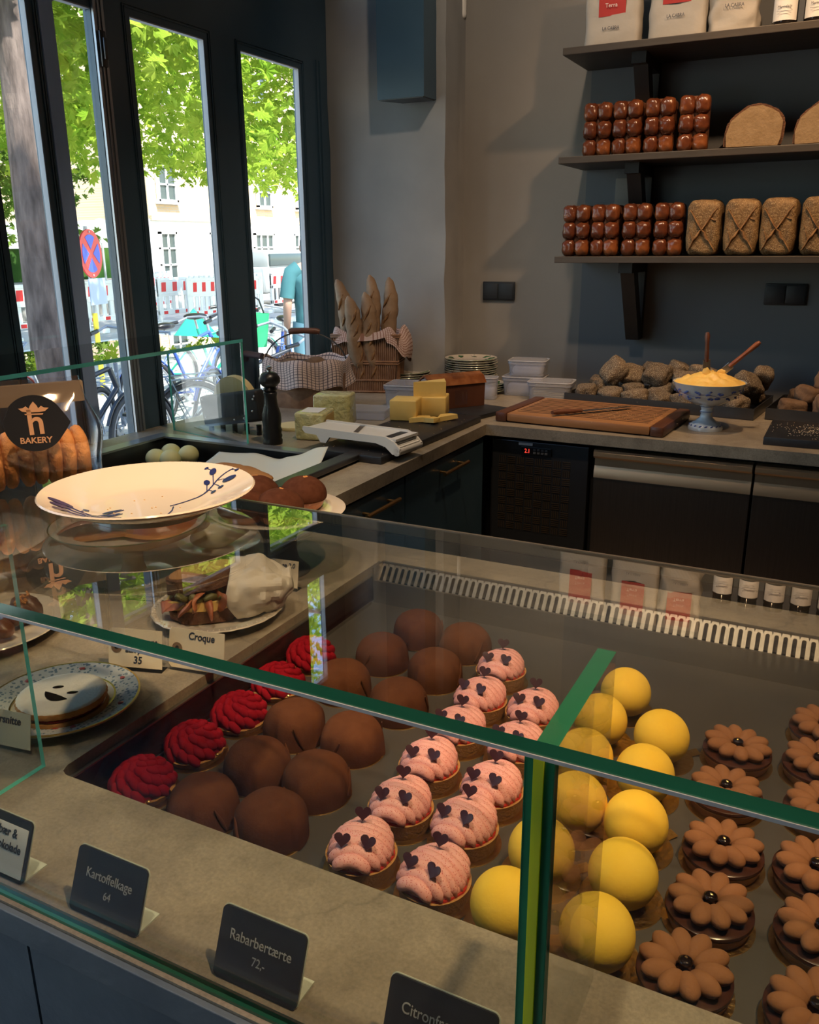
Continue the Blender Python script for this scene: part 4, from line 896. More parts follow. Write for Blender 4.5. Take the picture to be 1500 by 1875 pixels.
# smiling jam biscuit
fp = thing('floral_plate', 'gold edged plate with painted flowers under the smiling biscuit', 'plate', (-.897, .706, .9))
fm = pm('floral_china', (.60, .60, .56), .2, 0, (.70, .68, .60), 60, .6, speck=(170, .36, (.20, .26, .30)), coat=.4)
MT['floral'] = fm
a, b = plate_prof(.1, .014); M().lathe(a, 96).build('dish', 'porcelain', fp, 50); M().lathe(b+[b[0]], 60).build('foot_ring', 'porcelain', fp, 40)
M().lathe([(.0685, .0112), (.0990, .0168), (.0990, .0175), (.0685, .0119), (.0685, .0112)], 90).build('floral_border', 'floral', fp, 60)
for r, z in ((.1005, .0168), (.0675, .0113)): M().lathe([(r-.0014, z-.0006), (r+.0010, z-.0004), (r+.0010, z+.0010), (r-.0014, z+.0010), (r-.0014, z-.0006)], 90).build('gold_line', 'gold_leaf', fp)
m = M()
for k in range(7): a = k*.9+.3; m.ell((.085*math.cos(a), .085*math.sin(a), .0152), (.0042, .0042, .0012), u=9, v=5)
m.jitter(.0015, 300).build('painted_rose', pm('rose_paint', (.50, .10, .10), .3), fp, 60)
fcx, fcy = -.882, .693
bs = thing('smiling_biscuit', 'round sugar dusted jam biscuit with a smiling face', 'biscuit', (fcx, fcy, .9095), 0)
wob = lambda a, r, z: 1+(.016*abs(math.sin(a*19)) if r > .04 else 0)
M().lathe([(0, 0), (.056, 0), (.058, .004), (.056, .009), (0, .009)], 152, wob=wob).build('lower_biscuit', 'cookie', bs, 60)
M().lathe([(0, .009), (.0545, .009), (.056, .0115), (.0545, .014), (0, .014)], 60, wob=lambda a, r, z: 1+.02*math.sin(a*5)).build('jam_layer', pm('jam_dark', (.16, .012, .015), .15), bs, 60)
M().lathe([(0, .0142), (.056, .0142), (.058, .0185), (.0565, .0225), (0, .0235)], 152, wob=wob).build('upper_biscuit', 'cookie', bs, 60)
M().lathe([(.0565, .0222), (.0560, .0232), (.050, .0242), (0, .0248)], 152, wob=wob).build('sugar_dusting', 'powder', bs, 60)
def bl(px, py): return (px-fcx, py-fcy)
for (x, y) in ((-.015, .008), (.014, .006)):   # eyes
    M().ell((x, y, .0248), (.0075, .0042, .0008), rot=(0, 0, .66), u=20, v=6).build('jam_eye', 'glaze_black', bs)
sm_ = []
x0, y0 = -.020, -.011; x1, y1 = .022, -.012
for k in range(13): t_ = k/12; sm_.append((x0+(x1-x0)*t_+.006*math.sin(PI*t_), y0+(y1-y0)*t_-.0135*math.sin(PI*t_**.8)))
for k in range(11, 0, -1): t_ = k/12; sm_.append((x0+(x1-x0)*t_, y0+(y1-y0)*t_+.0015*math.sin(PI*t_)))
M().prism([(x, y+.002) for x, y in sm_], .0242, .0255).build('jam_smile', 'glaze_black', bs, 0)
m = M().ell((-.045+.02, -.052, .0035), (.012, .006, .0016), u=14, v=6).ell((.035, -.045, .0035), (.008, .004, .0014), u=12, v=6); m.build('jam_drip', 'jam_red', bs)

# far left: plate with dark glazed buns, and a big stand with wrapped loaves
dp = thing('oval_platter', 'white plate with dark glazed nut pastries at the left edge', 'plate', (-1.205, .815, .9)); plate_mesh(dp, .125, .018)
def nutty(x, y, rz, label, s=1):
    t = thing('nut_pastry', label, 'pastry', (x, y, .911), rz, 'dark glazed nut pastries', scale=s)
    m = M()
    for k in range(5): u = -2+k; m.ell((u*.017, .008*abs(u)-.006, .020), (.015, .027-.004*abs(u), .022-.003*abs(u)), rot=(0, 0, .18*u), u=20, v=12)
    m.jitter(.003, 45).build('glazed_dough', 'bake_dark', t, 75)
    m = M(); rn = random.Random(int(rz*100))
    for k in range(16): m.ell((rn.uniform(-.032, .032), rn.uniform(-.012, .012), .040), (.004, .003, .002), rot=(k, k, k), u=6, v=4)
    tag(m.build('chopped_nuts', 'cookie', t), kind='stuff')
nutty(-1.155, .775, .5, 'dark glazed nut pastry at the front of the left plate'); nutty(-1.165, .865, 2.2, 'dark glazed nut pastry at the back of the left plate'); nutty(-1.245, .80, 1.2, 'dark glazed nut pastry at the left rim of the left plate')
ls = thing('low_cake_stand', 'wide white cake stand at the left under the glass shelf', 'cake stand', (-1.41, .92, .9))
M().lathe([(0, .075), (.06, .075), (.12, .080), (.168, .094), (.170, .097), (.166, .099), (.12, .087), (0, .082)], 80).build('plate', 'porcelain_rib', ls, 50)
M().lathe([(0, .076), (.06, .076), (.045, .05), (.05, .02), (.085, .004), (.085, 0), (0, 0)], 48).build('foot', 'porcelain_rib', ls, 50)
wl = thing('wrapped_loaf', 'brown loaf wrapped in clear film on the wide white stand', 'loaf', (-1.405, .92, .984), .9)
M().box((0, 0, .035), (.15, .085, .068), bev=.02, seg=4).jitter(.006, 20).build('loaf', 'bake_dark', wl, 70)
M().box((0, 0, .038), (.17, .098, .075), bev=.02, seg=4).jitter(.012, 30).build('clear_film', 'film', wl, 50)
# tongs lying between the stands
tg = thing('serving_tongs', 'thin metal tongs lying between the footed dish and the sandwich plate', 'tongs', (-1.03, 1.06, .903), .5)
for s in (-1, 1): M().tube([(-.07, 0, .004), (-.02, s*.012, .006), (.05, s*.014, .004), (.075, s*.005, .003)], .0016, 6).build('arm', 'blade', tg)
M().tube([(-.07, 0, .0), (-.078, 0, .006), (-.07, 0, .008)], .003, 8).build('hinge', 'black', tg)
# ------------------------------------------------------------------ window side worktop
ST = .9002
t = thing('pepper_mill', 'black turned wooden pepper mill with a steel knob', 'pepper mill', (-1.613, 2.186, ST))
M().lathe([(0, 0), (.031, 0), (.032, .012), (.029, .018), (.032, .026), (.029, .034), (.0315, .044), (.028, .056), (.031, .075), (.030, .098), (.022, .125), (.0195, .150), (.022, .164), (.018, .168), (.023, .174), (.018, .182), (.024, .186), (.033, .197), (.033, .211), (.024, .225), (.008, .230), (0, .230)], 40).build('body', 'black', t, 50)
M().lathe([(0, .229), (.006, .230), (.005, .234), (.009, .239), (.009, .245), (0, .250)], 20).build('knob', 'blade', t, 50)

t = thing('cheese_planer', 'black tilted metal box with steel rivets in front of a round yellow cheese', 'cheese cutter', (-1.83, 2.27, ST), .02)
T = Matrix.Rotation(-.14, 4, 'Y')
b = M(); b.box((0, 0, .085), (.245, .05, .105), rot=(0, -.16, 0), bev=.012, seg=3).build('housing', 'black_matte', t)
m = M()
for x in (-.10, -.05, 0, .05, .10): m.cyl((x, 0, 0), (x, 0, .035), .009, n=12)
m.build('foot', 'black', t)
m = M()
for x, z in ((-.11, .11), (-.10, .05), (.02, .05), (.06, .058), (.095, .085), (.10, .125), (.105, .135)): m.ell((x, -.026, z), (.004, .002, .004), u=8, v=6)
m.build('rivet', 'blade', t)
tag(M().cyl((0, -.014, 0), (0, .014, 0), .082, n=48).build('round_cheese', 'cheese_pale', None, 40, loc=(-1.862, 2.325, 1.004), rot=(.1, 0, 0)), 'round pale yellow cheese standing upright behind the black box', 'cheese')
t = thing('cheese_paddle', 'pale wooden paddle lying behind the pepper mill', 'paddle', (-1.69, 2.42, ST)); M().lathe([(0, .0), (.06, .0), (.062, .006), (.06, .012), (0, .012)], 40).build('blade', 'cheese_pale', t); M().b2(-.012, .012, .05, .17, .002, .012, .003).build('grip', 'board_wood', t)

def gingham_basket():
    t = thing('handled_basket', 'low wicker basket lined with checked cloth under an arched handle', 'basket', (-1.915, 2.84, ST), .35)
    rx, ry = .165, .12
    M().lathe([(0, 0), (.9, 0), (.98, .05), (1.0, .13), (.97, .13), (.93, .02), (0, .015)], 64, T=Matrix.Diagonal((rx, ry, 1, 1))).build('wicker_body', 'wicker', t, 50)
    def f(u, v):
        a = 2*PI*u; n = .010*math.sin(a*7)+.014*noise.noise(Vector((math.cos(a)*2, math.sin(a)*2, v*2)))
        if v < .4: k = v/.4; return Vector(((rx*(.70+.28*k)+n*.3)*math.cos(a), (ry*(.70+.28*k)+n*.3)*math.sin(a), .06+.125*k))
        k = (v-.4)/.6; o = rx*.06*math.sin(min(1, k*1.6)*PI/2)+.004; return Vector(((rx+o+n*(.3+k))*math.cos(a), (ry+o+n*(.3+k))*math.sin(a), .185+.012*math.sin(k*PI)-.105*k**1.1+n*.8))
    M().grid(90, 26, f, uvs=(.95, .30), wrap=False).build('checked_cloth', 'gingham', t, 80)
    m = M().tube([(-.045, -.012, .0), (-.08, 0, .02)], .001, 4)
    pts = [(rx*1.02*math.cos(a), 0, .15+.135*math.sin(a)) for a in [PI*k/20 for k in range(21)]]; m = M().tube([(rx*1.02, 0, .08)]+pts+[(-rx*1.02, 0, .08)], .003, 8); m.build('wire_handle', 'steel_dark', t)
    M().tube([(-.062, 0, .285), (-.05, 0, .288), (0, 0, .290), (.05, 0, .288), (.062, 0, .285)], [.009, .0125, .0115, .0125, .009], 14).build('wooden_grip', 'knife_wood', t)
    M().tube([(-rx*1.05, -.01, .19), (-rx*1.45, -.01, .20), (-rx*1.5, 0, .17)], [.03, .032, .018], 14, flat=.4).build('cloth_corner', 'gingham', t, 60)
    return t
gingham_basket()
for k, (x, y, z, g) in enumerate(((-1.96, 2.80, 1.058, 'left'), (-1.88, 2.87, 1.06, 'right'), (-1.92, 2.86, 1.045, 'middle'))):
    tag(M().ell((0, 0, 0), (.048, .034, .026), u=24, v=14).jitter(.006, 30).build('bread_roll', 'roll_brown', None, 70, loc=(x, y, z), rot=(0, .2*k, k)), 'brown roll in the cloth lined basket, %s one' % g, 'bread roll', 'rolls in the handled basket')

bk = thing('tall_basket', 'tall woven cane basket with checked cloth holding baguettes', 'basket', (-1.86, 3.255, ST), .32)
m = M()
for k in range(34):
    for yy_ in (-.085, .085): x = -.128+.256*k/33; m.tube([(x, yy_, 0), (x*1.07, yy_*1.08, .125), (x*1.12, yy_*1.14, .245)], .0032, 5)
for k in range(22):
    for xx_ in (-.128, .128): y = -.085+.17*k/21; m.tube([(xx_, y, 0), (xx_*1.07, y*1.08, .125), (xx_*1.12, y*1.14, .245)], .0032, 5)
m.build('cane_stakes', 'wicker', bk, 60)
m = M()
for z, s in ((.006, 1.0), (.055, 1.03), (.125, 1.075), (.135, 1.08), (.238, 1.125), (.246, 1.13)):
    q = [(-.13*s, -.087*s, z), (.13*s, -.087*s, z), (.13*s, .087*s, z), (-.13*s, .087*s, z)]; m.tube(q, .0045, 6, closed=True)
m.build('woven_band', 'wicker', bk, 60)
M().b2(-.122, .122, -.08, .08, 0, .006).build('base', 'wicker', bk, 0)
m = M(); m._add([(-.122, -.080, .006), (.122, -.080, .006), (.122, .080, .006), (-.122, .080, .006), (-.137, -.091, .236), (.137, -.091, .236), (.137, .091, .236), (-.137, .091, .236)], [(0, 1, 5, 4), (1, 2, 6, 5), (2, 3, 7, 6), (3, 0, 4, 7)]); m.build('inner_lining', pm('lining_tan', (.16, .085, .045), .9, 0, (.11, .055, .03), 40, .8), bk, 0)
def f(u, v):
    a = 2*PI*u; c, s = math.cos(a), math.sin(a); hx, hy = .147*math.copysign(abs(c)**.5, c), .099*math.copysign(abs(s)**.5, s); n = .012*math.sin(a*5+1)+.012*noise.noise(Vector((c*2, s*2, v)))
    if v < .5: k = v/.5; return Vector((hx*(.86+.12*k), hy*(.86+.12*k), .17+.095*k+n*k))
    k = (v-.5)/.5; d = .035+.05*max(0, math.sin(a*2+.6))+(.07 if c > .3 else 0)*max(0, c); return Vector((hx*(1+.10*k+(.25*max(0, c-.2) if True else 0)*math.sin(k*PI*.8)), hy*(1+.16*k), .265+n-d*k**1.3))
M().grid(100, 22, f, uvs=(1.0, .22)).build('checked_cloth', 'gingham_red', bk, 80)
def baguette(x, y, lean, rz, L, label):
    t = thing('baguette', label, 'baguette', (x, y, .915), 0, 'baguettes in the tall basket', rot=(lean[0], lean[1], rz))
    n = 26; m = M().tube([(0.006*math.sin(k*.4), 0, L*k/(n-1)) for k in range(n)], [.034*max(.12, (1-abs(2*k/(n-1)-1)**4.5)**.6)*(1+.05*math.sin(k*1.9)) for k in range(n)], 20); m.jitter(.004, 22).build('crust', 'baguette', t, 80)
    m = M()
    for k in range(5): z = L*(.2+.15*k); m.tube([(-.018, -.027, z-.03), (0, -.0345, z), (.018, -.027, z+.03)], [.002, .0065, .002], 8)
    m.jitter(.002, 60).build('score_mark', 'bread_scar', t, 70)
baguette(-1.885, 3.245, (.10, -.20, 0), .2, .47, 'leftmost rear baguette in the tall basket, leaning left behind the front one')
baguette(-1.865, 3.20, (.08, -.17, 0), .9, .40, 'short front baguette on the left of the tall basket')
baguette(-1.83, 3.265, (.02, -.04, 0), .3, .475, 'tall middle baguette with a pointed tip in the basket')
baguette(-1.805, 3.215, (.06, -.10, 0), .5, .41, 'front middle baguette below the pointed one')
baguette(-1.775, 3.28, (.02, .02, 0), .1, .465, 'rightmost upright baguette in the tall basket')

# blocks of cheese
def block(x, y, rz, d, mat, label, name='cheese_block', z=ST, bev=.004, jit=0, group='cheese pieces by the mandoline', rot=None):
    m = M().box((0, 0, d[2]/2), d, bev=bev)
    if jit: m.jitter(jit, 40)
    return tag(m.build(name, mat, None, 50, loc=(x, y, z), rot=rot or (0, 0, rz)), label, 'cheese', group)
w1 = thing('wrapped_cheese', 'film wrapped pale cheese block with a white label, nearest the pepper mill', 'cheese', (-1.545, 2.33, ST), .25)
m = M().box((0, 0, .045), (.10, .125, .088), bev=.008, seg=3); m.jitter(.003, 45).build('wrapped_block', 'cheese_wrap', w1, 50); M().b2(-.035, .030, -.045, .04, .0895, .0905).build('paper_label', 'label_white', w1, 0); M().b2(.0505, .0512, -.05, .05, .012, .078).build('cut_face', 'cheese', w1, 0)
w2 = thing('wrapped_cheese', 'film wrapped yellow cheese block standing behind the labelled one', 'cheese', (-1.585, 2.52, ST), .25)
M().box((0, 0, .058), (.13, .09, .114), bev=.01, seg=3).jitter(.006, 35).build('wrapped_block', 'cheese_wrap', w2, 50)

bd = thing('slate_board', 'black board under the mandoline and the cheese blocks', 'board', (-1.275, 2.44, ST), -.03)
M().box((0, 0, .0115), (.25, .70, .023), bev=.003).build('board', 'slate', bd)
m = M(); rr = random.Random(5)
for k in range(60): m.ell((rr.uniform(-.11, .115), rr.uniform(-.33, .3), .0234), (.0018, .0012, .001), u=5, v=4)
tag(m.build('crumbs', 'crumbs', bd), kind='stuff')
Z2 = ST+.0235
block(-1.36, 2.63, .25, (.095, .10, .072), 'cheese', 'orange yellow cheese block, left one on the black board', z=Z2)
block(-1.305, 2.74, .3, (.10, .10, .070), 'cheese', 'yellow cheese block under the wedge on the black board', z=Z2)
m = M().prism([(-.065, -.035), (.05, -.035), (.05, .045)], 0, .052); m.jitter(.001, 30)
tag(m.build('cheese_wedge', 'cheese', None, 0, loc=(-1.312, 2.735, Z2+.0702), rot=(0, 0, .5)), 'yellow cheese wedge lying on top of a block', 'cheese', 'cheese pieces by the mandoline')
for k, (x, y, rz, lab) in enumerate(((-1.285, 2.60, .4, 'left'), (-1.25, 2.60, -.3, 'middle'), (-1.222, 2.665, .9, 'right'))):
    m = M().prism([(-.042, -.018), (.038, -.022), (.03, .018), (-.01, .026)], 0, .018); m.jitter(.006, 40)
    tag(m.build('cheese_piece', 'cheese', None, 0, loc=(x, y, Z2+.0015), rot=(0, -.06, rz)), 'small cut yellow cheese piece behind the mandoline, %s of three' % lab, 'cheese', 'cut cheese pieces')

mn = thing('mandoline', 'white plastic mandoline slicer lying on the black board', 'slicer', (-1.295, 2.20, Z2+.003), -.10)
# long axis local x, feet at the right end
m = M(); m.prism([(-.17, -.055), (-.15, -.06), (.17, -.06), (.17, .06), (-.15, .06), (-.17, .05)], .036, .043); m.build('deck', 'white_plastic', mn, 0)
for s in (-1, 1):
    q = M(); T = Matrix.Translation((0, s*.06-(.004 if s > 0 else -.0), 0)) @ Matrix.Rotation(PI/2, 4, 'X')
    q.prism([(-.175, .038), (-.165, .028), (-.12, .026), (-.105, .005), (-.085, .005), (-.07, .024), (.10, .026), (.135, .018), (.160, -.002), (.182, .0), (.185, .016), (.165, .036), (.135, .048), (-.172, .048)], -.004, .004, T); q.build('side_rail', 'white_plastic', mn, 40)
M().box((-.005, 0, .0440), (.016, .12, .002), rot=(0, 0, .42)).build('blade', 'blade', mn, 0)
M().b2(.118, .145, -.045, .045, .0300, .0435).build('black_insert', 'black', mn, 0)
M().tube([(.172, -.062, .008), (.172, .062, .008)], .0135, 16).build('grip_bar', 'white_plastic', mn)
m = M()
for k in range(4): m.b2(.150+.009*k, .154+.009*k, -.055, .055, .018-.003*k, .030-.003*k)
m.build('grip_rib', 'white_plastic', mn, 0)
for s in (-1,): M().tube([(.172, s*.0625, .008), (.172, s*.064, .008)], .0095, 16).build('end_cap', 'bead', mn)

# rye cake / house shaped loaf
b2 = thing('slate_board', 'small black board under the house shaped cake', 'board', (-1.305, 2.96, ST), -.25)
M().box((0, 0, .008), (.34, .21, .016), bev=.002).build('board', 'slate', b2)
ck = thing('loaf_cake', 'brown loaf cake with a ridged roof shaped top and film round its middle', 'cake', (-1.33, 2.955, ST+.0165), .955)
pr = [(-.044, 0), (.044, 0), (.048, .085), (.052, .088), (.030, .112), (.0, .124), (-.030, .112), (-.052, .088), (-.048, .085)]
T = Matrix(((0, 0, 1, 0), (1, 0, 0, 0), (0, 1, 0, 0), (0, 0, 0, 1)))
M().prism(pr[:3]+[(.0, .112)]+pr[-1:], -.118, .118, T).build('cake_body', 'cake_side', ck, 0)
m = M(); m.prism([(.046, .086), (.053, .088), (.031, .114), (.0, .127), (-.031, .114), (-.053, .088), (-.046, .086), (-.028, .108), (0, .119), (.028, .108)], -.122, .122, T); m.jitter(.0015, 40).build('glazed_roof', 'cake_top', ck, 40)
M().prism([(-.040, .004), (.040, .004), (.043, .084), (.026, .106), (0, .115), (-.026, .106), (-.043, .084)], -.1192, -.1178, T).build('cut_face', 'cake_fill', ck, 0)
m = M(); m.grid(30, 12, lambda u, v: Vector((-.02+.055*v+.006*math.sin(u*14), [p for p in [((1-u)*-.056+u*.056)]][0], .012+.122*(1-abs(2*u-1)**3.5)+.004*noise.noise(Vector((u*9, v*9, 0)))))); m.build('clear_film', 'film', ck, 60)

def plate_stack(x, y, n, r, label, z0=ST, dz=.0095):
    for k in range(n):
        t = thing('patterned_plate', label if n == 1 else '%s, %s' % (label, 'topmost' if k == n-1 else 'beneath the topmost'), 'plate', (x+random.uniform(-.002, .002), y+random.uniform(-.002, .002), z0+dz*k), 0, 'green patterned plates')
        if PR.get('pp%.3f' % r): 
            bpy.data.objects.remove(t); t = dup(PR['pp%.3f' % r], label if n == 1 else '%s, %s' % (label, 'topmost' if k == n-1 else 'beneath the topmost'), (x+random.uniform(-.002, .002), y+random.uniform(-.002, .002), z0+dz*k), k)
        else:
            PR['pp%.3f' % r] = t
            M().lathe([(0, 0), (r*.55, 0), (r*.62, .003), (r, .013), (r+.001, .0145), (r, .016), (r*.62, .0062), (0, .0045)], 56).build('dish', 'porcelain', t, 50)
            M().lathe([(r*.985, .0128), (r+.0014, .0142), (r+.0002, .0156), (r*.985, .0128)], 56).build('green_rim', 'green_paint', t)
            m = M()
            for i in range(9): a = 2*PI*i/9; m.ell((r*.80*math.cos(a), r*.80*math.sin(a), .0115), (.020, .012, .0012), rot=(0, -.17, a+.6*(-1)**i), u=10, v=5)
            m.jitter(.006, 60).build('painted_leaves', 'green_paint', t, 60)
plate_stack(-1.462, 3.452, 14, .113, 'green patterned plate in the tall corner stack')
plate_stack(-1.372, 3.395, 4, .085, 'small plate in the low stack before the tall one')
plate_stack(-1.745, 3.395, 7, .10, 'green patterned plate in the stack beside the baguettes')

def tub(x, y, rz, d, label, fill=None, lid=True, z=ST, taper=.92):
    t = thing('plastic_tub', label, 'tub', (x, y, z), rz, 'clear plastic tubs')
    w, l, h = d; m = M(); a = rrect_c(w*taper, l*taper, .015); b = rrect_c(w, l, .02); n = len(a)
    m._add([(x_, y_, .001) for x_, y_ in a]+[(x_, y_, h) for x_, y_ in b]+[(x_*.97, y_*.97, h-.001) for x_, y_ in b]+[(x_*.97, y_*.97, .003) for x_, y_ in a], [tuple(range(n))[::-1], tuple(range(3*n, 4*n))]+[(i, (i+1) % n, n+(i+1) % n, n+i) for i in range(n)]+[(n+i, n+(i+1) % n, 2*n+(i+1) % n, 2*n+i) for i in range(n)]+[(2*n+i, 2*n+(i+1) % n, 3*n+(i+1) % n, 3*n+i) for i in range(n)])
    m.build('tub_wall', 'plastic_clear', t, 40)
    if lid: 
        q = M(); q.prism([(x_*1.03, y_*1.03) for x_, y_ in b], h-.012, h+.002); q.prism([(x_*.9, y_*.9) for x_, y_ in b], h+.002, h+.006); q.build('lid', 'plastic_clear', t, 40)
        q = M(); q.tube([(x_*1.03, y_*1.03, h+.002) for x_, y_ in b], .0022, 6, closed=True); q.build('lid_rim', pm('tub_rim', (.42, .43, .47), .3) if 'tub_rim' not in bpy.data.materials else bpy.data.materials['tub_rim'], t)
    if fill:
        q = M()
        if fill == 'slices':
            for k in range(9): q.box((random.uniform(-.005, .005), random.uniform(-.005, .005), .012+.006*k), (w*.74, l*.72, .004), rot=(random.uniform(-.06, .06), random.uniform(-.06, .06), random.uniform(-.1, .1)))
            q.build('cheese_slices', 'cheese_pale', t, 0)
        else: q.box((0, 0, h*.36), (w*.8, l*.8, h*.62), bev=.015).jitter(.006, 30).build('white_contents', 'white_cloud', t, 60)
    return t
def rrect_c(w, l, r, n=4):
    p = []
    for cx, cy, a0 in ((w/2-r, l/2-r, 0), (-w/2+r, l/2-r, 90), (-w/2+r, -l/2+r, 180), (w/2-r, -l/2+r, 270)):
        for k in range(n+1): a = math.radians(a0+90*k/n); p.append((cx+r*math.cos(a), cy+r*math.sin(a)))
    return p
tub(-1.515, 2.985, .2, (.19, .16, .085), 'large empty clear tub with lid behind the yellow cheese')
tub(-1.56, 2.70, .25, (.17, .13, .035), 'shallow clear tray between the wrapped cheese and the yellow blocks', lid=False)
tub(-1.302, 3.262, .2, (.07, .07, .085), 'small round cornered tub with a white slip behind the loaf cake', fill='white')
tub(-1.205, 3.43, .1, (.17, .13, .075), 'lower clear tub of a stack of two beside the green plates', fill='white')
tub(-1.195, 3.44, .15, (.155, .12, .060), 'upper clear tub with white contents, stacked on another', fill='white', z=ST+.0815)
tub(-1.065, 3.355, .12, (.175, .13, .072), 'clear tub filled with pale yellow slices beside the roll tray', fill='slices')

# ------------------------------------------------------------------ back worktop
bb = thing('bread_board', 'slatted wooden bread board with dark end pieces on the back worktop', 'bread board', (-.792, 2.992, ST), -.06)
M().b2(-.255, .255, -.185, .185, .004, .034, .006).build('board', 'board_wood', bb, 30)
for s in (-1, 1): M().b2(s*.255-(.045 if s < 0 else 0), s*.255+(.045 if s > 0 else 0), -.187, .187, .0, .036, .008).build('end_piece', 'board_dark', bb, 30)
m = M()
for k in range(12): y = -.135+.0255*k; m.b2(-.235, .235, y, y+.009, .0335, .0343)
m.build('crumb_groove', 'board_groove', bb, 0)
m = M(); rr = random.Random(9)
for k in range(150): m.ell((rr.gauss(.12, .08), rr.gauss(-.02, .08), .0350), (.0016, .0012, .0008), u=5, v=4)
tag(m.build('crumbs', 'crumbs', bb), kind='stuff')
kn = thing('bread_knife', 'bread knife with dark wooden handle lying across the slatted board', 'knife', (-.79, 2.945, ST+.0372), .86)
M().tube([(-.155, 0, .010), (-.13, .002, .0105), (-.08, 0, .0095), (-.035, 0, .008)], [.009, .0115, .0105, .008], 12, flat=.8).build('handle', 'knife_wood', kn)
M().prism([(-.04, -.010), (.15, -.010), (.185, .004), (.18, .010), (-.04, .010)], .006, .0078).build('blade', 'blade', kn, 0)

def pan(cx, cy, rz, w, l, label):
    t = thing('baking_tray', label, 'tray', (cx, cy, ST), rz, 'black baking trays'); m = cells([-w/2, -w/2+.003, w/2-.003, w/2], [-l/2, -l/2+.003, l/2-.003, l/2], lambda x, y: abs(x) > w/2-.003 or abs(y) > l/2-.003, 0, .042); m.build('side_wall', 'steel_dark', t, 0)
    M().b2(-w/2, w/2, -l/2, l/2, 0, .003).build('base', 'steel_dark', t, 0); return t
pan(-.615, 3.42, -.10, .72, .34, 'dark metal tray heaped with seeded rolls behind the bread board')
pan(.135, 3.39, -.10, .72, .34, 'dark metal tray of brown rolls at the right under the shelves')
def roll_mesh(mat, rx, ry, rz_, seed):
    def f(d): return 1+.14*noise.noise(d*1.6+Vector((seed, 0, 0)))+.06*noise.noise(d*4+Vector((0, seed, 0)))
    m = M(); m.ell((0, 0, 0), (rx, ry, rz_), u=30, v=18, f=lambda d: f(d)*(1/max(.55, (abs(d.x)**4.5+abs(d.y)**4.5+abs(d.z)**4.5)**(1/4.5)))*.86); return m
protos = {}
def roll(kind, x, y, z, rot, label, group, s=1):
    if kind not in protos:
        protos[kind] = {'seed0': lambda: roll_mesh('roll_seed', .060, .046, .034, 1), 'seed1': lambda: roll_mesh('roll_seed', .052, .048, .032, 5), 'brown0': lambda: roll_mesh('roll_brown', .064, .048, .036, 9), 'gold0': lambda: roll_mesh('roll_gold', .062, .034, .017, 12)}[kind]().build('bread_roll', {'s': 'roll_seed', 'b': 'roll_brown', 'g': 'roll_gold'}[kind[0]], None, 80); o = protos[kind]
    else: o = protos[kind].copy(); COL.objects.link(o)
    o.location = (x, y, z); o.rotation_euler = rot; o.scale = (s, s, s); tag(o, label, 'bread roll', group)
def on_tray(cx, cy, rz, u, v): return (cx+u*math.cos(rz)-v*math.sin(rz), cy+u*math.sin(rz)+v*math.cos(rz))
rr = random.Random(21)
for (u, v, h, s) in [(-.29, -.11, .045, .95), (-.19, -.12, .04, .9), (-.09, -.125, .042, .95), (.01, -.12, .042, .9), (.10, -.12, .038, .95), (.19, -.12, .040, .85), (.28, -.11, .046, 1.0),
                     (-.25, -.02, .05, .9), (-.13, -.02, .048, 1), (-.02, -.015, .05, 1), (.12, -.01, .05, 1), (.25, -.01, .05, 1), (-.30, .08, .05, .9), (-.18, .10, .05, 1), (-.05, .09, .05, 1), (.08, .10, .05, 1), (.2, .10, .05, 1), (.30, .09, .055, .9)]:
    x, y = on_tray(-.615, 3.42, -.10, u, v); roll('seed%d' % rr.randint(0, 1), x, y, ST+h, (rr.uniform(-.4, .4), rr.uniform(-.4, .4), rr.uniform(0, 6)), 'dark seeded roll lying on the floor of the left baking tray', 'seeded rolls lying in the left tray', s)
for (u, v, h, s, rot, lab) in [(-.215, -.02, .118, 1.2, (.5, -.9, .2), 'big dark seeded roll propped steeply on the left of the heap'), (-.155, .02, .105, 1.0, (.9, .2, .5), 'seeded roll tucked between the two propped ones'), (-.045, .0, .115, 1.12, (.5, .1, -.2), 'square dark seeded roll on top of the middle of the heap'), (.03, .07, .125, 1.0, (.3, .4, .8), 'seeded roll at the back of the heap left of the footed bowl'), (.085, -.03, .100, 1.15, (.2, .1, .1), 'flat seeded roll leaning to the footed bowl'), (.12, .06, .120, 1.05, (.2, -.2, 2.9), 'seeded roll behind the rim of the footed bowl'), (.30, .0, .100, 1.1, (.8, .4, 1.0), 'dark seeded roll right of the footed bowl'), (.33, .08, .118, .9, (.3, .9, 2), 'small seeded roll at the back right corner of the heap'), (-.09, .09, .115, .9, (.1, .6, 1.2), 'brown seeded roll at the back of the heap')]:
    x, y = on_tray(-.615, 3.42, -.10, u, v); roll('seed%d' % rr.randint(0, 1), x, y, ST+h, rot, lab, 'seeded rolls heaped on top', s)
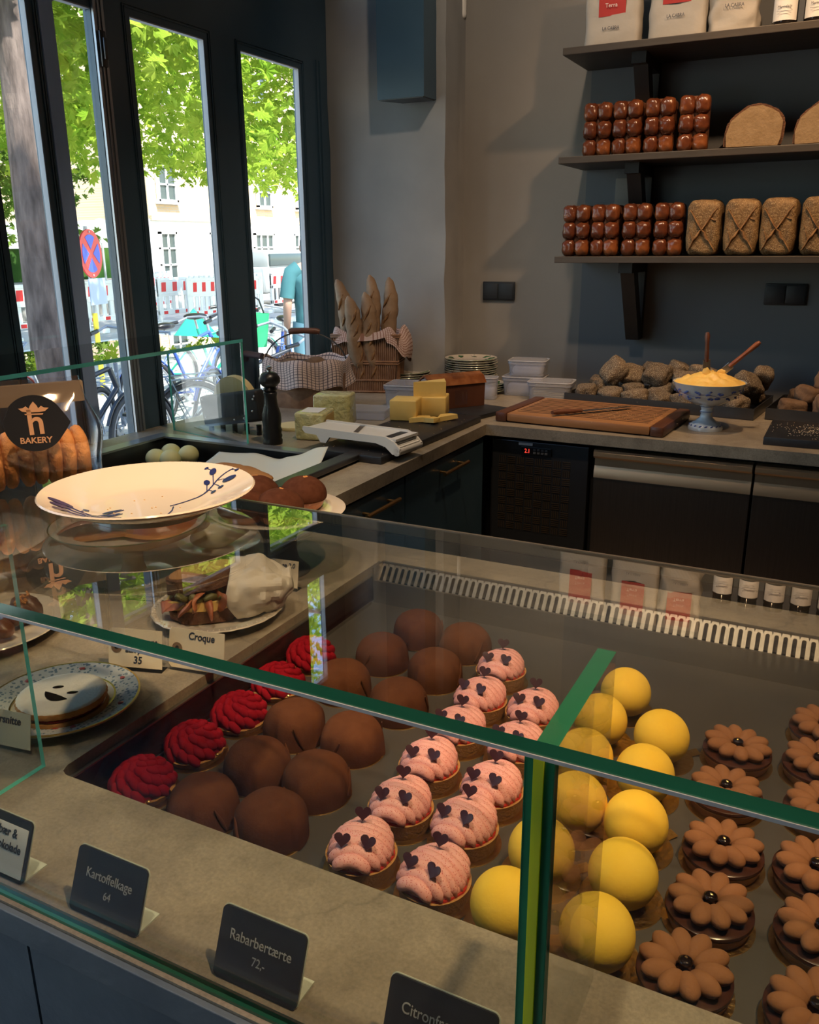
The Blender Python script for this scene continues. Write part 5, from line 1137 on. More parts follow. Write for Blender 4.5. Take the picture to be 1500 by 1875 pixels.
for (k, u, v, h, s, rot, lab) in [('brown0', -.28, -.12, .045, .85, (0, .1, .3), 'small brown roll in the front left corner of the right tray'), ('brown0', -.16, -.10, .055, 1, (.6, .1, .3), 'brown roll standing in the front of the right tray'), ('gold0', -.05, -.125, .030, 1.1, (0, 0, .1), 'lowest golden flat roll at the right edge'), ('gold0', -.055, -.12, .064, 1.15, (.1, 0, .0), 'golden split roll above another at the right edge'), ('brown0', -.24, -.02, .075, 1, (.2, .2, 1), 'dark brown roll in the middle of the right tray'), ('brown0', -.17, .05, .115, 1.25, (.3, .3, .3), 'large pale brown roll on top of the right tray'), ('brown0', -.03, .02, .105, 1.2, (.5, .2, 1.4), 'large pale brown roll cut by the right edge of the photo'), ('brown0', -.28, .09, .05, 1, (0, 0, 2), 'brown roll at the back left of the right tray'), ('brown0', -.05, .08, .05, 1, (0, 0, 2), 'brown roll at the back of the right tray'), ('brown0', .08, -.05, .05, 1, (0, 0, 1), 'brown roll in the right tray beyond the golden ones')]:
    x, y = on_tray(.135, 3.39, -.10, u, v); roll(k, x, y, ST+h, rot, lab, 'brown rolls', s)

fb = thing('footed_bowl', 'blue and white footed porcelain bowl heaped with yellow butter', 'bowl', (-.405, 3.0, ST))
pb = pm('china_pale', (.58, .64, .68), .14, 0, (.52, .58, .64), 30, .6, coat=.4); MT['china_pale'] = pb
M().lathe([(0, .083), (.02, .083), (.05, .088), (.085, .108), (.108, .138), (.117, .160), (.118, .1615), (.1155, .1615), (.105, .140), (.08, .113), (0, .095)], 80).build('bowl', pb, fb, 50)
M().lathe([(0, .084), (.022, .084), (.024, .080), (.020, .074), (.018, .066), (.022, .060), (.018, .054), (.021, .040), (.034, .028), (.052, .018), (.057, .008), (.057, 0), (0, 0)], 64, wob=lambda a, r, z: 1+(.008*math.sin(a*30) if r > .03 else 0)).build('foot', pb, fb, 50)
m = M(); rr = random.Random(2)
for k in range(18):
    a = 2*PI*k/18
    for h, r in ((.118, .0945), (.138, .1095)):
        aa = a+rr.uniform(-.08, .08); 
        for j in range(3): q = aa+j*.05-.05; m.ell(((r+.0005)*math.cos(q), (r+.0005)*math.sin(q), h+rr.uniform(-.006, .006)), (.0012, .0052, .0035), rot=(rr.uniform(-.4, .4), 0, q), u=8, v=5)
    m.ell((.0535*math.cos(a), .0535*math.sin(a), .016), (.0012, .006, .0025), rot=(.4, 0, a), u=7, v=5)
for h, r in ((.128, .1035),): m.tube([((r+.0002)*math.cos(2*PI*k/48), (r+.0002)*math.sin(2*PI*k/48), h+.004*math.sin(k*.9)) for k in range(48)], .0008, 5, closed=True)
for h, r in ((.0605, .0222), (.079, .0242)): m.lathe([(r-.001, h-.0012), (r+.0006, h), (r-.001, h+.0012)], 30)
m.build('painted_flowers', pm('cobalt', (.06, .09, .28), .2), fb, 60)
m = M(); m.grid(70, 22, lambda u, v: Vector(((.113*v)*math.cos(2*PI*u), (.113*v)*math.sin(2*PI*u), .158+.032*(1-v**1.7)+.013*noise.noise(Vector((v*3*math.cos(2*PI*u)*1.6, v*3*math.sin(2*PI*u)*1.6, 3)))*(1-v**4)+.006*abs(noise.noise(Vector((v*9*math.cos(2*PI*u), v*9*math.sin(2*PI*u), 7)))))), wrap=True)
tag(m.build('butter', 'butter', None, 80, loc=(-.405, 3.0, ST)), 'heaped soft yellow butter filling the footed bowl', 'butter')
def butter_knife(x, y, z, rot, L, mat, label):
    t = thing('butter_knife', label, 'knife', (x, y, z), 0, 'knives in the butter', rot=rot)
    M().tube([(0, 0, .03), (0, 0, .045), (0, 0, .09), (0, 0, L-.012), (0, 0, L)], [.008, .0105, .0095, .0125, .008], 12, flat=.7).build('handle', mat, t)
    M().box((0, 0, .0), (.024, .0016, .075), bev=.0007).build('blade', 'blade', t, 0)
    M().ell((0, 0, -.005), (.013, .005, .016), u=12, v=8).jitter(.004, 80).build('butter_smear', 'butter', t)
    m = M()
    for z_ in (.05, .068): m.ell((0, -.0085, z_), (.003, .0012, .003), u=8, v=5).ell((0, .0085, z_), (.003, .0012, .003), u=8, v=5)
    m.build('rivet', 'blade', t)
butter_knife(-.415, 2.975, ST+.200, (.02, -.06, .1), .125, 'knife_wood', 'dark handled knife standing upright in the butter')
butter_knife(-.372, 3.03, ST+.190, (0, .80, .05), .150, 'knife_wood_red', 'reddish handled knife leaning to the right in the butter')
bt = thing('slate_board', 'black slab sprinkled with flour crumbs at the right end of the back worktop', 'board', (.03, 2.97, ST), 0)
M().b2(-.235, .3, -.145, .16, 0, .026, .003).build('slab', 'slate', bt, 30)
m = M(); rr = random.Random(4)
for k in range(380): m.ell((rr.gauss(-.07, .07), rr.gauss(-.0, .05), .0264), (.0015, .0012, .0007), u=5, v=4)
tag(m.build('flour_crumbs', pm('flour', (.75, .65, .48), .9), bt), kind='stuff')

# ------------------------------------------------------------------ sandwich well contents
for k, (x, y, lab) in enumerate(((-1.925, 1.985, 'leftmost'), (-1.935, 2.065, 'rear'), (-1.865, 2.07, 'right'), (-1.875, 1.995, 'front'))):
    tag(M().ell((0, 0, 0), (.033, .033, .031), u=28, v=16).build('cream_puff_ball', 'macaron', None, 80, loc=(x, y, .8625)), 'smooth pale yellow ball, %s of the four in the corner of the window side tray' % lab, 'pastry', 'pale yellow balls')
pz_ = thing('parchment_sheet', 'crumpled white parchment sheet curling up out of the window side tray', 'paper', (-1.55, 1.90, .832))
def f(u, v):
    x = -.18+.42*u; y = -.12+.28*v; up = .050*max(0, v-.35)*1.6+.085*max(0, v-.6)*max(0, u-.55)*4; return Vector((x, y+.02*math.sin(u*5)*v, .004+up+.008*noise.noise(Vector((u*5, v*5, 1)))))
m = M(); m.grid(40, 30, f); q = m.build('sheet', 'parchment', pz_, 60); q.modifiers.new('thickness', 'SOLIDIFY').thickness = .0005
t = thing('ham_sandwich', 'baguette sandwich with pink ham lying on the parchment', 'sandwich', (-1.50, 1.87, .845), -.2)
M().ell((0, 0, .045), (.13, .038, .022), u=30, v=14).jitter(.004, 30).build('bread_top', 'roll_gold', t, 80); M().ell((0, 0, .012), (.13, .036, .014), u=30, v=12).build('bread_base', 'roll_gold', t, 80)
m = M()
for k in range(9): m.ell((-.1+.025*k, -.022, .028+.002*(k % 2)), (.018, .022, .006), rot=(.3, k, k), u=12, v=6)
m.jitter(.005, 50).build('ham', pm('ham_pink', (.55, .20, .20), .5), t, 70)

# ------------------------------------------------------------------ loaves on the shelves
def brioche(x, z, rz, label, group, w=.106, h=.188):
    if 'brioche' in PR: return dup(PR['brioche'], label, (x, 3.43, z), rz, group)
    t = PR['brioche'] = thing('brioche_loaf', label, 'loaf', (x, 3.43, z), rz, group)
    M().box((0, .02, h/2), (w*.93, .10, h*.985), bev=.014, seg=4).jitter(.002, 30).build('tin_side', 'brioche_side', t, 60)
    m = M()
    for i in range(2):
        for j in range(3):
            cx = (i-.5)*w*.49; cz = h*(j+.5)/3; s = (i*3+j)
            m.ell((cx, -.022, cz), (w*.276, .038+.003*math.sin(s*2.3), h*.186), rot=(0, .08*math.sin(s*3.1), 0), u=30, v=20, f=lambda d, s=s: (1+.10*noise.noise(d*2.2+Vector((s*2, 0, 0))))*.97/max(.6, (abs(d.x)**3+abs(d.y)**3+abs(d.z)**3)**(1/3))*.95)
    m.build('plaited_crust', 'brioche', t, 80); return t
G1, G2 = 'brioche loaves on the middle shelf', 'brioche loaves on the lowest shelf'
for k, x in enumerate((-.945, -.832, -.718, -.600)): brioche(x, 1.8155, (.05, -.04, .03, .10)[k], 'dark glazed brioche on the middle shelf, %s' % ('leftmost', 'second from the left', 'third from the left', 'nearest the cut loaves')[k], G1)
for k, x in enumerate((-1.005, -.893, -.775, -.658)): brioche(x, 1.4605, (-.05, -.04, .02, .04)[k], 'dark glazed brioche on the lowest shelf, %s' % ('leftmost', 'second from the left', 'third from the left', 'beside the seeded loaves')[k], G2)
def seeded(x, label, rz):
    if 'seeded' in PR: return dup(PR['seeded'], label, (x, 3.425, 1.4605), rz)
    t = PR['seeded'] = thing('seeded_loaf', label, 'loaf', (x, 3.425, 1.4605), rz, 'seeded loaves on the lowest shelf')
    m = M().box((0, .0, .097), (.116, .13, .190), bev=.026, seg=5)
    bmesh.ops.subdivide_edges(m.b, edges=m.b.edges[:], cuts=3, use_grid_fill=True); m.jitter(.006, 22).jitter(.003, 60, 3).build('crust', 'bread_seed', t, 80)
    m = M(); y = -.0665
    for pts in ([(-.045, .02), (-.015, .07), (.012, .11), (.045, .165)], [(.045, .02), (.015, .065), (-.01, .10), (-.045, .16)], [(-.03, .05), (-.046, .10)], [(.02, .13), (.046, .12)]):
        m.tube([(a, y+.0025*abs(a)/.045, b) for a, b in pts], [.003]+[.0095]*(len(pts)-2)+[.003], 10, flat=.5)
    bmesh.ops.subdivide_edges(m.b, edges=m.b.edges[:], cuts=2, use_grid_fill=True); m.jitter(.006, 55).build('scored_ridge', 'bread_scar', t, 70); return t
for k, x in enumerate((-.530, -.402, -.277, -.150, -.025)): seeded(x, 'seed crusted loaf on the lowest shelf, %s' % ('beside the brioche', 'second after the brioche', 'third after the brioche', 'fourth after the brioche', 'cut by the right edge')[k], (0, .04, -.05, .03, 0)[k])
def cut_loaf(x, label):
    if 'cut' in PR: return dup(PR['cut'], label, (x, 3.46, 1.8155), -.1)
    t = PR['cut'] = thing('cut_loaf', label, 'loaf', (x, 3.46, 1.8155), .12, 'cut loaves on the middle shelf')
    p2 = [(-.092, .004), (.085, .004), (.092, .03), (.094, .085), (.078, .112), (.055, .128), (.02, .140), (-.02, .137), (-.055, .115), (-.082, .09), (-.096, .045)]
    T = Matrix.Rotation(PI/2, 4, 'X'); m = M().prism([(a*1.05, b*1.05) for a, b in p2], -.12, .06, T); bmesh.ops.bevel(m.b, geom=m.b.edges[:], offset=.008, segments=2, affect='EDGES'); m.jitter(.004, 30).build('crust', 'toast_crust', t, 70)
    M().prism([(a*.95, .006+b*.95) for a, b in p2], .0585, .0625, T).jitter(.002, 50).build('cut_face', 'bread_crumb', t, 60); return t
cut_loaf(-.400, 'large loaf with its pale cut face forward, beside the brioche'); cut_loaf(-.165, 'large loaf with pale cut face at the right edge of the middle shelf')

def coffee_bag(x, rz, label, w=.205, crumple=.006, ly=.165):
    t = thing('coffee_bag', label, 'bag', (x, 3.43, 2.1805), rz, 'white coffee bags')
    def f(u, v):
        a = 2*PI*u; c, s = math.cos(a), math.sin(a); z = .31*v; k = v**1.6; hx = w/2*(1-.03*math.sin(v*PI)); hy = .040*(1-k)+.004
        q = Vector((hx*math.copysign(abs(c)**.35, c), hy*math.copysign(abs(s)**.5, s), z)); q += Vector((c, s, 0))*noise.noise(q*20+Vector((x*9, 0, 0)))*crumple; return q
    m = M(); m.grid(56, 24, f, wrap=True); V = [v for v in m.b.verts if v.co.z < .001]; m.build('paper_bag', 'bag_paper', t, 60)
    M().b2(-w/2+.012, w/2-.012, -.034, .034, 0, .002).build('bag_base', 'bag_paper', t, 0)
    M().box((.0, -.0415, ly), (.096, .0012, .125), rot=(.07, 0, 0)).build('red_label', 'label_red', t, 0)
    text('label_word', 'Terra', .019, 'print_white', t, (-.002, -.0462, ly-.030), (PI/2+.07, 0, 0), .0002)
    text('brand_print', 'LA CABRA', .0155, 'ink', t, (.0, -.0478, ly-.103), (PI/2+.04, 0, 0), .0002, sx=.85)
coffee_bag(-.912, .03, 'white coffee bag with red label, leftmost on the top shelf'); coffee_bag(-.685, -.02, 'white coffee bag with red label, middle one on the top shelf', w=.20, ly=.18); coffee_bag(-.498, .10, 'crumpled white coffee bag with red label, nearest the dark jars', w=.165, crumple=.016, ly=.19)
def jar(x, y, z, label, s=1):
    if 'jar' in PR: return dup(PR['jar'], label, (x, y, z), .1)
    t = PR['jar'] = thing('marmalade_jar', label, 'jar', (x, y, z), 0, 'dark marmalade jars')
    M().lathe([(0, 0), (.036, 0), (.039, .004), (.039, .095), (.033, .106), (.033, .110), (0, .110)], 36).build('glass_jar', 'jar_dark', t, 40)
    M().lathe([(0, .110), (.035, .110), (.036, .113), (.036, .128), (0, .129)], 36).build('lid', 'black', t, 40)
    m = M(); m.grid(20, 2, lambda u, v: Vector((.0395*math.sin(-1.15+2.3*u), -.0395*math.cos(-1.15+2.3*u), .016+.07*v))); m.build('paper_label', 'label_white', t, 60)
    text('label_word', 'Marmelade', .0115, 'ink', t, (0, -.0405, .055), (PI/2, 0, 0), .0002, sx=.85); M().b2(-.024, .024, -.0402, -.0398, .042, .0428).b2(-.02, .02, -.0402, -.0398, .034, .0346).build('label_line', 'ink', t, 0)
jar(-.330, 3.38, 2.1805, 'dark marmalade jar beside the crumpled coffee bag'); jar(-.235, 3.38, 2.1805, 'dark marmalade jar at the right edge of the top shelf')
for k in range(5): jar(-.14+.095*k, 3.38+.01*(k % 2), 2.1805, 'dark marmalade jar further right on the top shelf, seen only mirrored in the counter glass')
# ------------------------------------------------------------------ the street outside
GZ = -.15
struct(M().b2(-60, -2.2, -20, 70, GZ-.3, GZ).build('ground', 'pavement', smooth=0))
tag(M().b2(-11.9, -11.7, -10, 40, GZ, GZ+.10).build('kerb', 'render_white', smooth=0), 'pale kerb line in front of the striped barriers', 'kerb')
def barrier(x, y, rz, label, style=0):
    key = 'barrier%d' % style
    if key in PR: return dup(PR[key], label, (x, y, GZ), rz)
    t = PR[key] = thing('road_barrier', label, 'barrier', (x, y, GZ), rz, 'red and white road barriers')
    # long axis local x, 2 m
    m = M(); m.b2(-.98, .98, -.03, .03, .96, 1.03, .01); m.b2(-.98, .98, -.02, .02, .70, .96)
    m.b2(-.98, .98, -.03, .03, .62, .70, .01); m.b2(-.98, .98, -.03, .03, .22, .32, .01); m.b2(-.98, -.90, -.03, .03, .0, 1.0); m.b2(.90, .98, -.03, .03, 0, 1.0)
    m.build('panel', 'barrier_white', t, 0)
    m = M(); n = 9 if style == 0 else 15
    for k in range(n): x0 = -.88+1.76*k/(n-1); m.b2(x0-.05*(1 if style == 0 else .6), x0+.05*(1 if style == 0 else .6), -.015, .015, .32, .62)
    if style == 1:
        for k in range(15): x0 = -.88+1.76*k/14; m.tube([(x0, 0, .96), (x0, 0, 1.08)], [.035, .03], 10)
    m.build('picket', 'barrier_white', t, 0)
    m = M()
    for k in range(5 if style == 0 else 8): s_ = 4 if style == 0 else 7; x0 = -.78+1.56*k/s_; w = .085 if style == 0 else .05; m.prism([(x0-w, .73), (x0+w*.8, .73), (x0+w, .93), (x0-w*.8, .93)], -.024, .024, Matrix.Rotation(PI/2, 4, 'X')); m.b2(x0-w*.8, x0+w*.8, -.033, .033, .235, .305)
    m.build('red_stripe', 'barrier_red', t, 0)
    for s in (-1, 1): M().b2(s*.8-.1, s*.8+.1, -.35, .35, 0, .10, .02).build('base_foot', 'barrier_white', t, 0)
LB = ['red and white barrier seen low through the leftmost window', 'red and white barrier behind the no stopping sign', 'red and white barrier right of the no stopping sign', 'red and white barrier low in the third window', 'red and white barrier at the right of the third window', 'red and white barrier far right behind the person']
for k in range(6): barrier(-14.0, 9.6+2.1*k, PI/2+.02*k, LB[k], 0)
barrier(-12.9, 16.0, PI/2-.35, 'picket topped red and white barrier in the third window', 1); barrier(-13.2, 20.2, PI/2, 'picket topped barrier beside the person in the fourth window', 1); barrier(-16.5, 17.6, PI/2+.3, 'picket topped barrier further back in the third window', 1)

s = thing('no_stopping_sign', 'round red and blue no stopping sign with a pale plate on a yellow pole', 'road sign', (-7.8, 7.30, GZ), 0)
T = Matrix.Translation((.04, 0, 1.605)) @ Euler((PI/2, 0, PI/2+.35)).to_matrix().to_4x4()   # disc faces the shop
M().lathe([(0, -.01), (.262, -.01), (.262, .008), (0, .008)], 64, T=T).build('red_disc', 'sign_red', s, 30)
for q in range(4):
    m = M(); a0 = math.radians(90*q+45+13); a1 = math.radians(90*q+135-13); pts = []
    for k in range(13): a = a0+(a1-a0)*k/12; pts.append((.205*math.cos(a), .205*math.sin(a)))
    mid = (a0+a1)/2; pts.append((.045*math.cos(mid), .045*math.sin(mid))); m.prism(pts, .009, .011, T); m.build('blue_field', 'sign_blue', s, 0)
m = M()
for q in (-1, 1): m.lathe([(0, .011), (.012, .011), (.012, .014), (0, .014)], 12, T=T @ Matrix.Translation((0, q*.235, 0)))
m.build('bolt', 'pole_grey', s)
M().box((.04, .05, 1.19), (.012, .40, .29), rot=(0, 0, .35), bev=.003).build('pale_plate', 'sign_pale', s, 0)
M().cyl((0, 0, .95), (0, 0, 1.9), .025).build('upper_pole', 'pole_grey', s); M().cyl((0, 0, 0), (0, 0, .95), .03).build('yellow_pole', 'pole_yellow', s)
t = thing('far_road_sign', 'small round grey sign seen from behind beyond the barriers', 'road sign', (-17.2, 16.6, GZ)); M().lathe([(0, 0), (.3, 0), (.3, .02), (0, .02)], 36, T=Matrix.Translation((0, 0, 2.1)) @ Matrix.Rotation(PI/2, 4, 'Y')).build('disc', 'pole_grey', t); M().cyl((0, 0, 0), (0, 0, 2.3), .03).build('pole', 'pole_grey', t)

# houses over the road
def window_unit(p, x, y, z, w, h, nx, nz):
    f = M(); f.b2(x, x+.10, y-w/2, y+w/2, z, z+.07); f.b2(x, x+.10, y-w/2, y+w/2, z+h-.07, z+h); f.b2(x, x+.10, y-w/2, y-w/2+.07, z, z+h); f.b2(x, x+.10, y+w/2-.07, y+w/2, z, z+h)
    for k in range(1, nx): q = y-w/2+w*k/nx; f.b2(x, x+.08, q-.025, q+.025, z, z+h)
    for k in range(1, nz): q = z+h*k/nz; f.b2(x, x+.08, y-w/2, y+w/2, q-.025, q+.025)
    f.b2(x, x+.16, y-w/2-.06, y+w/2+.06, z-.06, z)
    o = f.build('window', 'render_white', p, 0); M().b2(x-.02, x+.03, y-w/2+.03, y+w/2-.03, z+.03, z+h-.03).build('pane', 'house_pane', o, 0)
X0 = -19.0
hs = thing('brick_house', 'long house over the road, white ground floor and yellow brick above', 'house', (0, 0, 0))
M().b2(X0-8, X0, 20.3, 46, -.4, 2.36).build('white_ground_floor', 'render_white', hs, 0); M().b2(X0-8, X0-.02, 20.3, 46, 2.36, 9.5).b2(X0, X0+.08, 20.3, 46, 2.32, 2.45).build('brick_upper_floors', 'brick_yellow', hs, 0)
for y, w in ((20.95, .75), (23.3, .9), (25.85, 1.15), (28.2, 1.1), (31, 1.1), (34, 1.1), (37, 1.1)): window_unit(hs, X0, y, .55, w, 1.45, 3 if w > 1 else 2, 3)
for y in (21.1, 23.6, 26.0, 28.4, 31, 34, 37):
    for z in (2.85, 5.6): window_unit(hs, X0, y, z, .85, 1.5, 2, 3)
M().prism([(0, 9.5), (-8, 9.5), (-4, 13)], 20.3, 46, Matrix(((1, 0, 0, X0), (0, 0, 1, 0), (0, 1, 0, 0), (0, 0, 0, 1)))).build('roof', 'roof', hs, 0)
hw = thing('white_house', 'bright white house with a dormer behind the trees on the left', 'house', (0, 0, 0))
M().b2(-34, -27.2, 6, 20, -.4, 7.5).build('walls', 'render_white', hw, 0); M().prism([(0, 7.5), (-6.8, 7.5), (-3.4, 12)], 6, 20, Matrix(((1, 0, 0, -27.2), (0, 0, 1, 0), (0, 1, 0, 0), (0, 0, 0, 1)))).build('roof', 'roof', hw, 0)
for y in (9, 12, 15, 18.5): 
    for z in (1.2, 4.4): window_unit(hw, -27.2, y, z, 1.0, 1.6, 2, 2)
m = M(); m.b2(-28.5, -27.1, 17.6, 19.0, 6.6, 8.6); m.build('dormer', 'sign_pale', hw, 0)
t = thing('low_wall', 'low grey wall with a hedge in front of the white house', 'wall', (-18.0, 14.5, GZ)); M().b2(-.15, .15, -8, 4.6, 0, .9).build('wall', 'plaster', t, 0)
tag(M().b2(-18.9, -18.3, 4, 19.2, GZ, 1.5).jitter(.1, 3).build('hedge', 'hedge', smooth=0), 'dark clipped hedge behind the low grey wall', 'hedge')
vn = thing('parked_van', 'pale van parked beyond the barriers in the third window', 'van', (-16.0, 22.4, GZ), PI/2)
M().box((0, 0, .75), (3.6, 1.6, .75), bev=.15).box((-.3, 0, 1.3), (2.3, 1.45, .6), bev=.2).build('body', 'pole_grey', vn)
for x in (-1.1, 1.1):
    for y in (-.8, .8): M().cyl((x, y-.1, .32), (x, y+.1, .32), .32, n=24).build('wheel', 'tyre', vn)
M().box((-.3, 0, 1.32), (2.1, 1.5, .35), bev=.05).build('windows', 'house_pane', vn)

# trees
def branchy(m, p, d, r, L, depth, rnd):
    pts = [p]; rr_ = [r]
    for k in range(4): d = (d+Vector((rnd.uniform(-.25, .25), rnd.uniform(-.25, .25), rnd.uniform(-.05, .2)))).normalized(); p = p+d*L/4; pts.append(p); rr_.append(r*(1-.12*(k+1)))
    m.tube(pts, rr_, 7 if r > .08 else 5, cap=False)
    if depth:
        for _ in range(3): branchy(m, pts[rnd.randint(2, 4)], (d+Vector((rnd.uniform(-.9, .9), rnd.uniform(-.9, .9), rnd.uniform(-.3, .5)))).normalized(), r*.5, L*.72, depth-1, rnd)
def palmate(m, p, nrm, size, rnd):
    t = nrm.orthogonal().normalized(); b = nrm.cross(t); a0 = rnd.uniform(0, 6.28)
    c = m.b.verts.new(p)
    for k in range(5):
        a = a0+(k-2)*.62; d = t*math.cos(a)+b*math.sin(a); w = t*math.cos(a+PI/2)+b*math.sin(a+PI/2); L = size*(1-.12*abs(k-2)); dr = nrm*(-L*.25)
        v1 = m.b.verts.new(p+d*L*.6+w*L*.20+dr*.3); v2 = m.b.verts.new(p+d*L+dr); v3 = m.b.verts.new(p+d*L*.6-w*L*.20+dr*.3); m.b.faces.new((c, v1, v2, v3))
def tree(x, y, label, r, H, n, box, leaf='leaf', size=.19, seed=1, thin=.0, keep=None, trunk_lean=0):
    rnd = random.Random(seed); t = thing('street_tree', label, 'tree', (x, y, GZ))
    m = M(); m.tube([(0, 0, -.1), (0, .02, .6), (trunk_lean*.4, .05, H*.4), (trunk_lean, .1, H*.75), (trunk_lean, .1, H)], [r*1.35, r*1.05, r*.95, r*.8, r*.5], 18)
    for k in range(7): branchy(m, Vector((trunk_lean, .1, H*(.55+.07*k))), Vector((rnd.uniform(-1, 1), rnd.uniform(-1, 1), rnd.uniform(.0, .5))).normalized(), r*.35, box[6] if len(box) > 6 else 2.2, 2, rnd)
    m.build('trunk', 'bark', t, 60)
    m = M(); x0, x1, y0, y1, z0, z1 = box[:6]; c = 0; tries = 0
    while c < n and tries < n*8:
        tries += 1; p = Vector((rnd.uniform(x0, x1), rnd.uniform(y0, y1), rnd.uniform(z0, z1)))
        if noise.noise(p*.75+Vector((seed, 0, 0))) < thin-(.25*(p.z-z0)/(z1-z0)): continue
        if keep and not keep(p): continue
        q = p-Vector((x, y, GZ)); palmate(m, q, Vector((rnd.uniform(-.7, 1), rnd.uniform(-.8, .8), rnd.uniform(.2, 1))).normalized(), size*rnd.uniform(.7, 1.15), rnd); c += 1
    tag(m.build('foliage', leaf, t, 0), kind='stuff')
low = lambda p: p.z > 2.35+.35*noise.noise(Vector((p.x*.8, p.y*.8, 2)))+max(0, -p.x-8)*.13
tree(-6.3, 5.36, 'chestnut tree with thick bark trunk seen through the leftmost window', .19, 6, 12000, (-9.5, -5.6, 4.2, 8.3, 2.1, 7.0), seed=3, size=.13, keep=lambda p: p.z > 2.6+.3*noise.noise(p)+(.5 if p.y < 6.0 else 0))
tree(-9.2, 16.2, 'spreading chestnut tree filling the tops of the middle windows', .24, 6.5, 22000, (-12, -7.2, 8.4, 17.5, 2.0, 8.0), size=.13, seed=8, keep=low)
tree(-17.0, 12.2, 'thin leaved tree further back left of the sign', .12, 5, 6000, (-18.1, -15.5, 10.2, 15.2, 1.6, 6.5), leaf='leaf_far', size=.16, seed=5)
t = thing('flowering_branch', 'narrow flowering bush with pink blossom at the left edge', 'bush', (-7.4, 5.45, GZ)); rnd = random.Random(3)
m = M()
for k in range(130): palmate(m, Vector((rnd.gauss(0, .12), rnd.gauss(0, .10), rnd.uniform(1.3, 2.9))), Vector((1, rnd.uniform(-1, 1), rnd.uniform(-.5, 1))).normalized(), .07, rnd)
tag(m.build('blossom', 'flower_pink', t, 0), kind='stuff')
m = M()
for k in range(260): palmate(m, Vector((rnd.gauss(0, .14), rnd.gauss(0, .12), rnd.uniform(.3, 2.6))), Vector((1, rnd.uniform(-1, 1), rnd.uniform(-.5, 1))).normalized(), .09, rnd)
tag(m.build('leaves', 'leaf', t, 0), kind='stuff'); M().cyl((0, 0, 0), (0, 0, 2.4), .02).build('stem', 'bark', t)

# bicycles parked on the pavement
def bicycle(x, y, rz, col, label, lean=.12, steer=.25, basket=False):
    t = thing('bicycle', label, 'bicycle', (x, y, GZ), 0, 'bicycles parked outside', rot=(lean, 0, rz))
    R = .345
    def wheel(nm, cx, st):
        m = M(); c_ = Vector((cx, 0, R)); dx = Vector((math.cos(st), math.sin(st), 0))
        P = lambda rr_, a: c_+dx*(rr_*math.cos(a))+Vector((0, 0, rr_*math.sin(a)))
        m.tube([P(R-.018, 2*PI*k/40) for k in range(40)], .019, 8, closed=True); o = m.build(nm, 'tyre', t, 60)
        m = M(); m.tube([P(R-.045, 2*PI*k/40) for k in range(40)], .009, 6, closed=True)
        for k in range(18): a = 2*PI*k/18; m.cyl(P(.02, a+.6), P(R-.045, a), .0016, n=4)
        m.cyl(c_-dx.cross(Vector((0, 0, 1)))*.05, c_+dx.cross(Vector((0, 0, 1)))*.05, .02, n=10); m.build('spokes', 'rim', o, 60)
        m = M(); m.tube([P(R+.015, PI*(.12+.76*k/14)) for k in range(15)], .016, 6, flat=.5); m.build('mudguard', col, t, 60)
    wheel('rear_wheel', -.52, 0); wheel('front_wheel', .56, steer)
    bb_ = (0.0, 0, .30); st_ = (-.17, 0, .82); hd = (.36, 0, .86); hb = (.40, 0, .72); ra = (-.52, 0, R)
    M().cyl(bb_, st_, .017).cyl(bb_, hb, .019).cyl((-.14, 0, .72), hd, .017).cyl(hb, hd, .02).cyl(bb_, ra, .011).cyl((-.15, 0, .75), ra, .010).build('frame', col, t, 60)
    M().tube([hb, (.43, 0, .66), (.56, 0, R)], [.017, .014, .010], 8).build('fork', 'bike_grey', t)
    M().tube([hd, (.345, 0, 1.0)], .013, 8).tube([(.22, -.30, .99), (.34, -.26, 1.03), (.37, -.10, 1.02), (.36, 0, 1.0), (.37, .10, 1.02), (.34, .26, 1.03), (.22, .30, .99)], .011, 8).build('handlebar', 'bike_grey', t)
    for s_ in (-1, 1): M().tube([(.12, s_*.31, .98), (.24, s_*.30, .995)], .017, 10).build('grip', 'saddle', t)
    M().cyl(st_, (-.20, 0, .93), .012).build('seat_post', 'rim', t); M().ell((-.19, 0, .955), (.135, .075, .035), u=18, v=10, f=lambda d: 1-.35*max(0, d.x)*abs(d.y)*2).build('saddle', 'saddle', t)
    m = M(); m.lathe([(.06, 0), (.09, 0), (.09, .006), (.06, .006), (.06, 0)], 24, T=Matrix.Translation((0, .03, .30)) @ Matrix.Rotation(PI/2, 4, 'X')); m.cyl((0, .05, .3), (.12, .05, .18), .009, n=8).cyl((0, -.05, .3), (-.12, -.05, .42), .009, n=8); m.build('crank', 'rim', t)
    for p in ((.12, .09, .18), (-.12, -.09, .42)): M().box(p, (.09, .08, .02)).build('pedal', 'saddle', t, 0)
    if basket:
        m = M()
        for z in (.0, .06, .12, .18, .24): s_ = 1+z*.6; m.tube([(.50-.12*s_, -.16*s_, .80+z), (.50+.13*s_, -.16*s_, .80+z), (.50+.13*s_, .16*s_, .80+z), (.50-.12*s_, .16*s_, .80+z)], .004, 5, closed=True)
        for k in range(12): a = 2*PI*k/12; m.cyl((.5+.12*math.cos(a), .15*math.sin(a), .80), (.5+.145*math.cos(a), .18*math.sin(a), 1.04), .003, n=5)
        m.build('wire_basket', 'bike_grey', t)
    else:
        m = M()
        for s_ in (-.05, .05): m.cyl((-.75, s_, .73), (-.28, s_, .73), .006, n=6).cyl((-.72, s_, .73), (-.52, s_, R), .005, n=6)
        for x_ in (-.72, -.55, -.4): m.cyl((x_, -.05, .73), (x_, .05, .73), .005, n=6)
        m.build('rear_rack', 'bike_grey', t)
    return t
